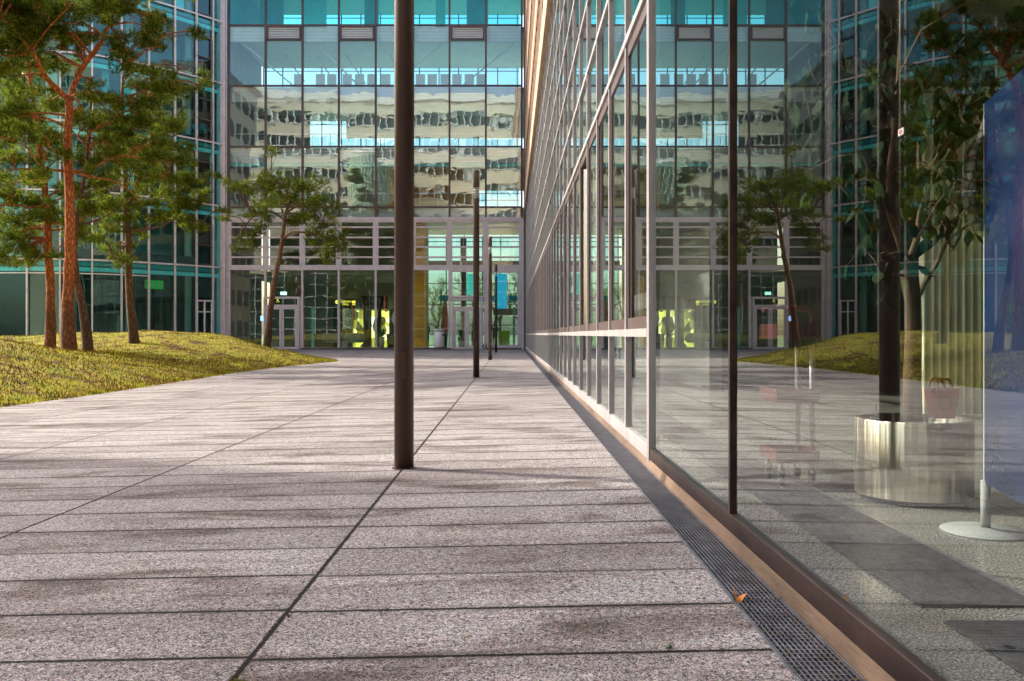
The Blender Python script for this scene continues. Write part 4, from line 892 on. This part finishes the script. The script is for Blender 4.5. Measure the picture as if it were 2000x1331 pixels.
pine('pine_tree', 'lone umbrella shaped pine leaning over the double door at the mound tip', T5Y,
    [(520,673,18,0),(527,620,15,0),(534,560,13,0),(545,510,12,0),(552,462,10,0),(558,420,8,0),(570,385,6,0)],
    [[(552,468,7,0),(570,455,6,-.4),(600,455,5,-.8),(630,462,4,-1),(655,485,3,-1.2)], [(556,430,6,0),(530,415,5,.5),(500,420,4,.8),(480,440,3,1)], [(560,415,6,0),(590,400,4,-.5),(620,410,3,-.8)], [(553,420,4,0),(545,385,3,.4),(530,360,2,.6)]],
    [(550,352,44,16,.2),(590,362,36,16,-.6),(520,375,36,14,.7),(572,388,38,14,.9),(605,395,38,16,-.4),(480,372,24,10,.8),(455,358,18,8,.9),(540,400,34,12,-.9),(625,425,32,14,-.8),(505,420,30,14,.8),(500,455,22,16,1),(488,480,16,14,1.1),(645,450,26,12,-1.1),(660,482,24,12,-1.2),(620,470,22,9,-1),(585,425,28,12,.6),(640,500,14,8,-1.1),(560,370,36,18,0),(665,465,12,8,-1.2)],
    M['bark_dark'], M['needle_far'], per=420, size=.17, seed=15)
# two unseen pine copies added outside the left edge so their crowns shade the paving
src = [o for o in bpy.data.objects if o.name.startswith('pine_tree')]
for i, (dst, rz, lab) in enumerate((((-13.5, 13.2), 2.1, 'unseen pine added just outside the left edge to shade the middle of the paving'), ((-14.5, 7.2), 4.0, 'unseen pine added beyond the left edge nearest the camera to shade the near slabs'), )):
    s = bpy.data.objects['pine_tree' if i == 0 else 'pine_tree.003']; c = copy_tree(s); c.location = (dst[0], dst[1], float(mound_h(np.array(dst[0]), np.array(dst[1])))); c.rotation_euler.z = rz; c['label'] = lab

# budding trees beyond the far building, seen through its lobby
for k, (x, y, h) in enumerate(((-6.5, 78, 9), (-3.6, 84, 11), (-1.0, 80, 9.5), (1.2, 88, 12), (-10, 90, 12), (3.6, 82, 10))):
    rr = random.Random(40+k); t_ = thing('budding_tree', ['slender budding tree seen through the lobby left of the closed parasol', 'forked budding tree seen through the lobby behind the parasol', 'budding tree seen through the right double door', 'tall budding tree seen through the last lobby bay', 'wide budding tree behind the lobby timber wall', 'budding tree at the right beyond the lobby corner'][k], 'tree', (x, y, -.4), 'budding trees beyond the far building')
    q = MB(); tips = []
    def grow(p, d, l, r_, dep):
        e = p + d*l; q.tube([p, p.lerp(e, .5) + Vector((rr.gauss(0, .05*l), 0, 0)), e], [r_, r_*.85, r_*.7], 6, False); tips.append(e)
        if dep: 
            for _ in range(3): grow(e if rr.random() < .6 else p.lerp(e, .7), (d + Vector((rr.gauss(0, .45), rr.gauss(0, .45), rr.gauss(.1, .25)))).normalized(), l*rr.uniform(.6, .8), r_*.6, dep-1)
    grow(Vector((x, y, -.45)), Vector((0, 0, 1)), h*.24, .16, 5); q.build('trunk', M['bark_dark'], t_, True)
    V = needles([(tuple(e), (.4, .4, .35), .05) for e in tips], 45, .10, np.random.default_rng(k)); np_mesh('crown', V, np.arange(len(V)).reshape(-1, 3), M['budleaf'], t_)

# ------------------------------------------------------------------ things behind the near pane
YD = 4.78
dx = (1783-CX)/F*YD; dp = thing('drum_planter', 'brushed stainless steel drum planter behind the right pane', 'planter', (dx, YD, .002))
MB().lathe([(.27, .0), (.27, .03)], (dx, YD), 48, .002).build('plinth', M['black'], dp, True)
q = MB(); q.lathe([(.298, .03), (.30, .034), (.30, .437), (.297, .443), (.283, .443), (.28, .40)], (dx, YD), 72, 0); q.build('drum', M['drum'], dp, True)
MB().lathe([(.28, .39), (.1, .405), (.01, .41)], (dx, YD), 32, 0).build('soil', plain('dark_soil', (.03, .02, .015), .95, 0, .5, 30, .5), dp)
MB().bar(P(1712, 817, 4.62), P(1710, 788, 4.62), .012, .004).build('plant_marker', M['sash'], dp)
# ficus
fi = thing('ficus_tree', 'indoor fig tree with dark drooping pointed leaves growing from the steel drum', 'plant', (dx, YD, .41))
def fl(seq, Yc=YD): return [P(a, b_, Yc+d) for a, b_, d in seq]
q = MB(); q.tube(fl([(1783,835,0),(1782,740,0),(1784,650,0),(1783,590,0),(1775,530,0),(1768,500,0)]), [.052,.047,.043,.042,.046,.04], 14, wob=.06); q.build('trunk', M['ficusbark'], fi, True)
q = MB(); nodes = []
for seq, r0 in (([(1770,510,0),(1755,465,-.05),(1738,420,-.1),(1736,340,-.12),(1748,250,-.1),(1755,150,0),(1760,40,0),(1755,-90,0)], .024),
                ([(1772,520,0),(1790,470,.1),(1800,400,.2),(1795,300,.25),(1800,180,.3),(1830,60,.3),(1850,-60,.3)], .022),
                ([(1784,600,0),(1805,555,.1),(1830,515,.2),(1850,470,.3),(1890,440,.35)], .018),
                ([(1768,515,0),(1735,490,-.1),(1705,450,-.2),(1690,420,-.25),(1650,370,-.3),(1600,345,-.35)], .014),
                ([(1738,420,-.1),(1700,330,-.2),(1650,240,-.3),(1600,180,-.35),(1580,120,-.4)], .012),
                ([(1775,540,0),(1740,535,-.1),(1710,515,-.2),(1690,500,-.25)], .009),
                ([(1800,350,.2),(1850,280,.1),(1900,230,0),(1960,180,-.1)], .012),
                ([(1800,180,.3),(1860,130,.2),(1920,110,.1),(1990,90,0)], .012),
                ([(1748,230,-.1),(1700,140,-.2),(1640,60,-.3),(1600,20,-.3)], .012), ([(1790,470,.1),(1830,400,0),(1860,360,-.1)], .009), ([(1755,150,0),(1800,60,-.1),(1880,10,-.2),(1960,-10,-.2)], .01)):
    p_ = fl(seq); r_ = [r0*(1-.75*i/len(p_)) for i in range(len(p_))]; q.tube(p_, r_, 8); nodes.append(p_)
q.build('branch', M['ficusbark'], fi, True)
rr = random.Random(5); q = MB(); tq = MB()
def leaf(q, p, dirv, l, w_):
    s_ = dirv.cross(Vector((rr.gauss(0, 1), rr.gauss(0, 1), rr.gauss(0, .4)))).normalized(); n = s_.cross(dirv)
    prof = [(0, .05), (.12, .55), (.35, 1), (.6, .85), (.8, .4), (1.0, .02)]; vs_ = []
    for (u_, ww) in prof:
        c = p + dirv*l*u_ + n*(-.12*l*u_*u_); vs_ += [c - s_*w_*ww + n*.12*w_, c, c + s_*w_*ww + n*.12*w_]
    fs = []
    for i in range(len(prof)-1):
        for j in (0, 1): fs.append((i*3+j, i*3+j+1, (i+1)*3+j+1, (i+1)*3+j))
    q.add(vs_, fs)
cl = [(1730,60,.25,50),(1760,120,.2,45),(1700,180,-.1,20),(1820,90,.2,30),(1880,60,.1,30),(1950,80,0,30),(1990,50,0,24),(1600,30,-.35,20),(1590,120,-.4,18),(1575,195,-.4,12),(1620,210,-.3,14),(1590,265,-.35,12),(1585,330,-.35,9),(1620,350,-.3,12),(1660,360,-.25,14),(1690,350,-.2,9),(1845,250,.1,22),(1850,200,.15,24),(1900,170,.1,20),(1960,150,0,18),(1820,330,.1,14),(1860,350,.1,12),(1855,400,.1,14),(1690,490,-.2,16),(1725,480,-.1,12),(1740,340,-.1,16),(1780,400,.1,9),(1830,440,.2,10),(1730,250,.0,18),(1800,240,.2,16),(1640,90,-.3,14),(1650,170,-.3,12),(1760,200,.1,18),(1700,520,-.2,8),(1800,20,.1,30),(1930,120,.1,16)]
for (a, b_, d, n_) in cl:
    c = P(a, b_, YD+d); nr = min((v_ for p_ in nodes for v_ in p_), key=lambda v_: (v_-c).length); tq.tube([nr, nr.lerp(c, .5)+Vector((0, 0, .03)), c], [.005, .004, .003], 5)
    for _ in range(n_):
        p = c + Vector((rr.gauss(0, .085), rr.gauss(0, .10), rr.gauss(0, .075))); dv = Vector((rr.gauss(0, .4), rr.gauss(0, .4), -1)).normalized(); tq.tube([c, p.lerp(c, .4)+Vector((0, 0, .02)), p], .002, 3, False); leaf(q, p, dv, rr.uniform(.09, .15), rr.uniform(.024, .036))
q.build('leaves', M['leaf'], fi, True); tq.build('twig', M['ficusbark'], fi)
# bag on the planter
x, y, z = (1835-CX)/F*YD, YD-.02, .445; bgt = thing('carrier_bag', 'small brick red carrier bag with a handle standing on the drum planter', 'bag', (x, y, z))
q = MB(); q.add([(x-.055,y-.04,z),(x+.055,y-.04,z),(x+.055,y+.04,z),(x-.055,y+.04,z),(x-.075,y-.045,z+.155),(x+.08,y-.045,z+.165),(x+.08,y+.045,z+.165),(x-.075,y+.045,z+.155)], [(0,3,2,1),(0,1,5,4),(1,2,6,5),(2,3,7,6),(3,0,4,7)])
q.build('body', M['redbag'], bgt)
for s_ in (-.046, .046):
    MB().tube([(x-.045, y+s_, z+.15), (x-.04, y+s_, z+.20), (x-.015, y+s_, z+.217), (x+.02, y+s_, z+.21), (x+.04, y+s_, z+.16)], .008, 8).build('handle', plain('dark_red_strap', (.2, .03, .02), .6), bgt, True)
q = MB(); q.tube([(x+.005+.028*math.cos(a), y-.0475, z+.08+.03*math.sin(a)) for a in np.linspace(.6, 6.6, 22)], .003, 6); q.build('emblem', M['red'], bgt)
# trolley
tx0, tx1, ty0, ty1 = 1.56, 1.815, 5.10, 5.46; tl = thing('serving_trolley', 'narrow two pole serving trolley with dark red trays behind the right pane', 'trolley', (1.7, 5.28, .002))
for z0, z1, nm in ((.145, .215, 'tray'), (.50, .58, 'tray'), (.875, .965, 'tray')):
    q = MB(); q.box(tx0-.0, tx1, ty0, ty1, z0, z0+.012); q.box(tx0, tx0+.012, ty0, ty1, z0+.012, z1); q.box(tx1-.012, tx1, ty0, ty1, z0+.012, z1); q.box(tx0+.012, tx1-.012, ty0, ty0+.012, z0+.012, z1); q.box(tx0+.012, tx1-.012, ty1-.012, ty1, z0+.012, z1); q.build(nm, M['red'], tl, bevel=.004)
for y in (ty0+.05, ty1-.05):
    MB().tube([(tx1-.03, y, .10), (tx1-.03, y, .90)], .017, 12).build('pole', M['steel'], tl, True)
q = MB(); hx = tx1-.03
q.tube([(hx, ty0+.05, .93), (hx+.006, ty0+.05, 1.0), (hx-.02, ty0+.05, 1.045), (hx-.08, ty0+.05, 1.055), (hx-.21, ty0+.05, 1.055), (hx-.21, ty1-.05, 1.055), (hx-.1, ty1-.05, 1.05), (hx-.03, ty1-.05, 1.02), (hx, ty1-.05, .93)], .017, 10); q.build('handle', M['red'], tl, True)
for i, (x, y) in enumerate(((tx1-.035, ty0+.04), (tx1-.035, ty1-.06), (tx0+.04, ty0+.04), (tx0+.04, ty1-.06))):
    q = MB(); q.lathe([(.03, -.011), (.036, -.006), (.036, .006), (.03, .011)], (0, 0), 20); q.v = [(x + c_, y + a, .040 + b_) for a, b_, c_ in q.v]; cs = q.build('caster', M['rubber'], tl, True)
    q = MB(); q.box(x-.018, x-.014, y-.012, y+.012, .038, .10); q.box(x+.014, x+.018, y-.012, y+.012, .038, .10); q.lathe([(.02, .10), (.012, .145)], (x, y), 12, 0); sub('fork', q, M['steel'], cs)
# blue board on a disc stand
bx, by = (1925-CX)/F*3.97, 3.97; bb = thing('blue_display_board', 'large deep blue display board on a white disc foot at the right edge', 'display board', (bx, by, .002))
MB().lathe([(.19, 0), (.188, .006), (.05, .012), (.024, .02)], (bx, by), 48, .002).build('foot', M['grey'], bb, True)
MB().tube([(bx, by, .01), (bx, by, .235)], .021, 20).build('post', M['grey'], bb, True)
e = Vector((-.12, -.49, 0)).normalized(); q = MB(); a = Vector((bx, by, 0)); b_ = a + e*1.15; q.bar((a.x, a.y, 1.09), (b_.x, b_.y, 1.09), .012, 1.73); q.build('panel', M['blue'], bb)
MB().bar((a.x, a.y+.004, .225), (a.x, a.y+.004, 1.955), .016, .006, (1, 0, 0)).build('edge_strip', M['lightgrey'], bb)
# dark patterned cloth hanging at the board edge
cz = [(.225, 0.0, .02), (.27, -.03, .02), (.33, -.10, .02), (.38, -.115, .03), (.45, -.13, .035), (.6, -.13, .035), (.75, -.12, .035), (.88, -.10, .03), (.97, -.085, .02)]
q = MB(); yy0 = by+.03; vv = []
for k in range(22):
    u_ = k/21; py = 222 + u_*230; lx = float(np.interp(u_, [0, .1, .22, .3, .45, .7, .85, .97, 1], [1926, 1918, 1905, 1889, 1883, 1881, 1890, 1903, 1902])); rx = 1927
    for j in range(9):
        s_ = j/8; p = P(lx + (rx-lx)*s_, py, yy0); p.y += .018*math.sin(s_*9+u_*2); vv.append(p)
q.add(vv, [(i*9+j, i*9+j+1, (i+1)*9+j+1, (i+1)*9+j) for i in range(21) for j in range(8)])
o = q.build('patterned_cloth', M['scales'], None, True); sm = o.modifiers.new('thick', 'SOLIDIFY'); sm.thickness = .006; tag(o, 'dark cloth with a cracked scale pattern hanging at the edge of the blue board', 'cloth')
# pleated curtain
q = MB(); vv = []; xs_ = np.linspace((1797-CX)/F*9.5, (1797-CX)/F*9.5+2.6, 360)
for z in (.03, 1.8, 3.6):
    for x in xs_: vv.append((float(x), 9.5 + .045*math.sin((x)*2*math.pi/.087), z))
q.add(vv, [(i*360+j, i*360+j+1, (i+1)*360+j+1, (i+1)*360+j) for i in range(2) for j in range(359)])
o = q.build('pleated_curtain', plain('olive_curtain', (.88, .90, .68), .8, 0, .1, 3), None, True); tag(o, 'tall pale olive pleated curtain hanging behind the fig tree', 'curtain')
# sticker
stx = (1758-CX)/F; Ys = .932/stx; z = H + (CY-258)/F*Ys
st_ = thing('window_sticker', 'tiny white square sticker with a red ring on the nearest pane', 'sticker', (.933, Ys, z))
MB().box(.9335, .9345, Ys-.014, Ys+.014, z-.008, z+.008).build('label', M['white'], st_)
q = MB(); q.tube([(.933, Ys+.007*math.cos(a), z+.0045*math.sin(a)) for a in np.linspace(0, 6.28, 16)], .0007, 5); q.tube([(.933, Ys-.005, z+.003), (.933, Ys+.005, z-.003)], .0006, 5); q.build('ring', plain('sign_red', (.7, .03, .02), .5), st_)

# fallen needles and crumbs scattered over the slabs and in the grating
n = 5200; yq = rng.uniform(1.2**.5, 30**.5, n)**2; xq = np.where(rng.uniform(0, 1, n) < .45, rng.normal(.80, .09, n), rng.uniform(-7.2, .9, n)); xq = np.clip(xq, -7.2, .90); zq = gz(xq, yq) + .003
a = rng.uniform(0, 6.28, n); l_ = rng.uniform(.006, .022, n); w_ = rng.uniform(.0006, .0016, n); dxq, dyq = np.cos(a), np.sin(a)
Vq = np.stack([np.stack([xq-dyq*w_, yq+dxq*w_, zq], 1), np.stack([xq+dyq*w_, yq-dxq*w_, zq], 1), np.stack([xq+dxq*l_+dyq*w_, yq+dyq*l_-dxq*w_, zq+.002], 1), np.stack([xq+dxq*l_-dyq*w_, yq+dyq*l_+dxq*w_, zq+.002], 1)], 1).reshape(-1, 3)
setting(np_mesh('fallen_needles', Vq, np.arange(4*n).reshape(-1, 4), M['litter'], None, False, 4), 'stuff')

# ------------------------------------------------------------------ small things on the paving
def gp(px, py, z=.0):
    Y = F*(H - z)/(py - CY); return Vector(((px-CX)/F*Y, Y, z))
p = gp(1443, 1170, .02); q = MB(); n = 14; ring = []
for i in range(n):
    a = i*2*math.pi/n; r_ = .019*(1 + .35*math.cos(3*a) + .15*math.sin(5*a)); ring.append((p.x + r_*math.cos(a), p.y + r_*1.1*math.sin(a), p.z + .006 + .009*math.cos(2*a) + .004*math.sin(a)))
q.add([(p.x, p.y, p.z+.004)] + ring, [(0, i+1, (i+1) % n+1) for i in range(n)]); lfm = plain('dry_orange_leaf', (.62, .22, .03), .6, 0, .3, 40)
lt = thing('fallen_leaf', 'curled dry orange leaf lying on the edge of the drain grating', 'leaf', p); q.build('blade', lfm, lt, True)
MB().tube([(p.x-.004, p.y+.015, p.z+.01), (p.x-.008, p.y+.03, p.z+.018), (p.x-.006, p.y+.04, p.z+.028)], .0012, 5).build('stalk', lfm, lt)
for (px, py, n_, s_, lab) in ((1310, 1271, 9, .012, 'tiny green weed sprouting from the joint near the drain'), (460, 1325, 26, .014, 'clump of moss in the long joint at the bottom edge'), (565, 1194, 9, .009, 'small tuft of moss where the long joint meets a cross joint')):
    p = gp(px, py, 0); p.z = float(gz(p.x, p.y)); q = MB()
    for _ in range(n_):
        a = rr.uniform(0, 6.28); c = p + Vector((rr.gauss(0, s_*.7), rr.gauss(0, s_), 0)); dv = Vector((math.cos(a), math.sin(a), .6)).normalized(); leaf(q, c, dv, s_*rr.uniform(.7, 1.4), s_*.35)
    o = q.build('weed', M['potleaf'] if px == 1310 else plain('moss', (.16, .15, .02), .9), None, True); tag(o, lab, 'weed')
for (px, py, s_, lab) in ((883, 1109, .004, 'small dark pebble on the slab left of centre'), (1250, 1125, .003, 'dark speck of grit on a cross joint at the right')):
    p = gp(px, py, 0); p.z = float(gz(p.x, p.y)); o = MB().lathe([(s_*.5, 0), (s_, s_*.3), (s_*.8, s_*.8), (s_*.2, s_)], (p.x, p.y), 10, p.z).build('pebble', M['rubber'], None, True); tag(o, lab, 'pebble')
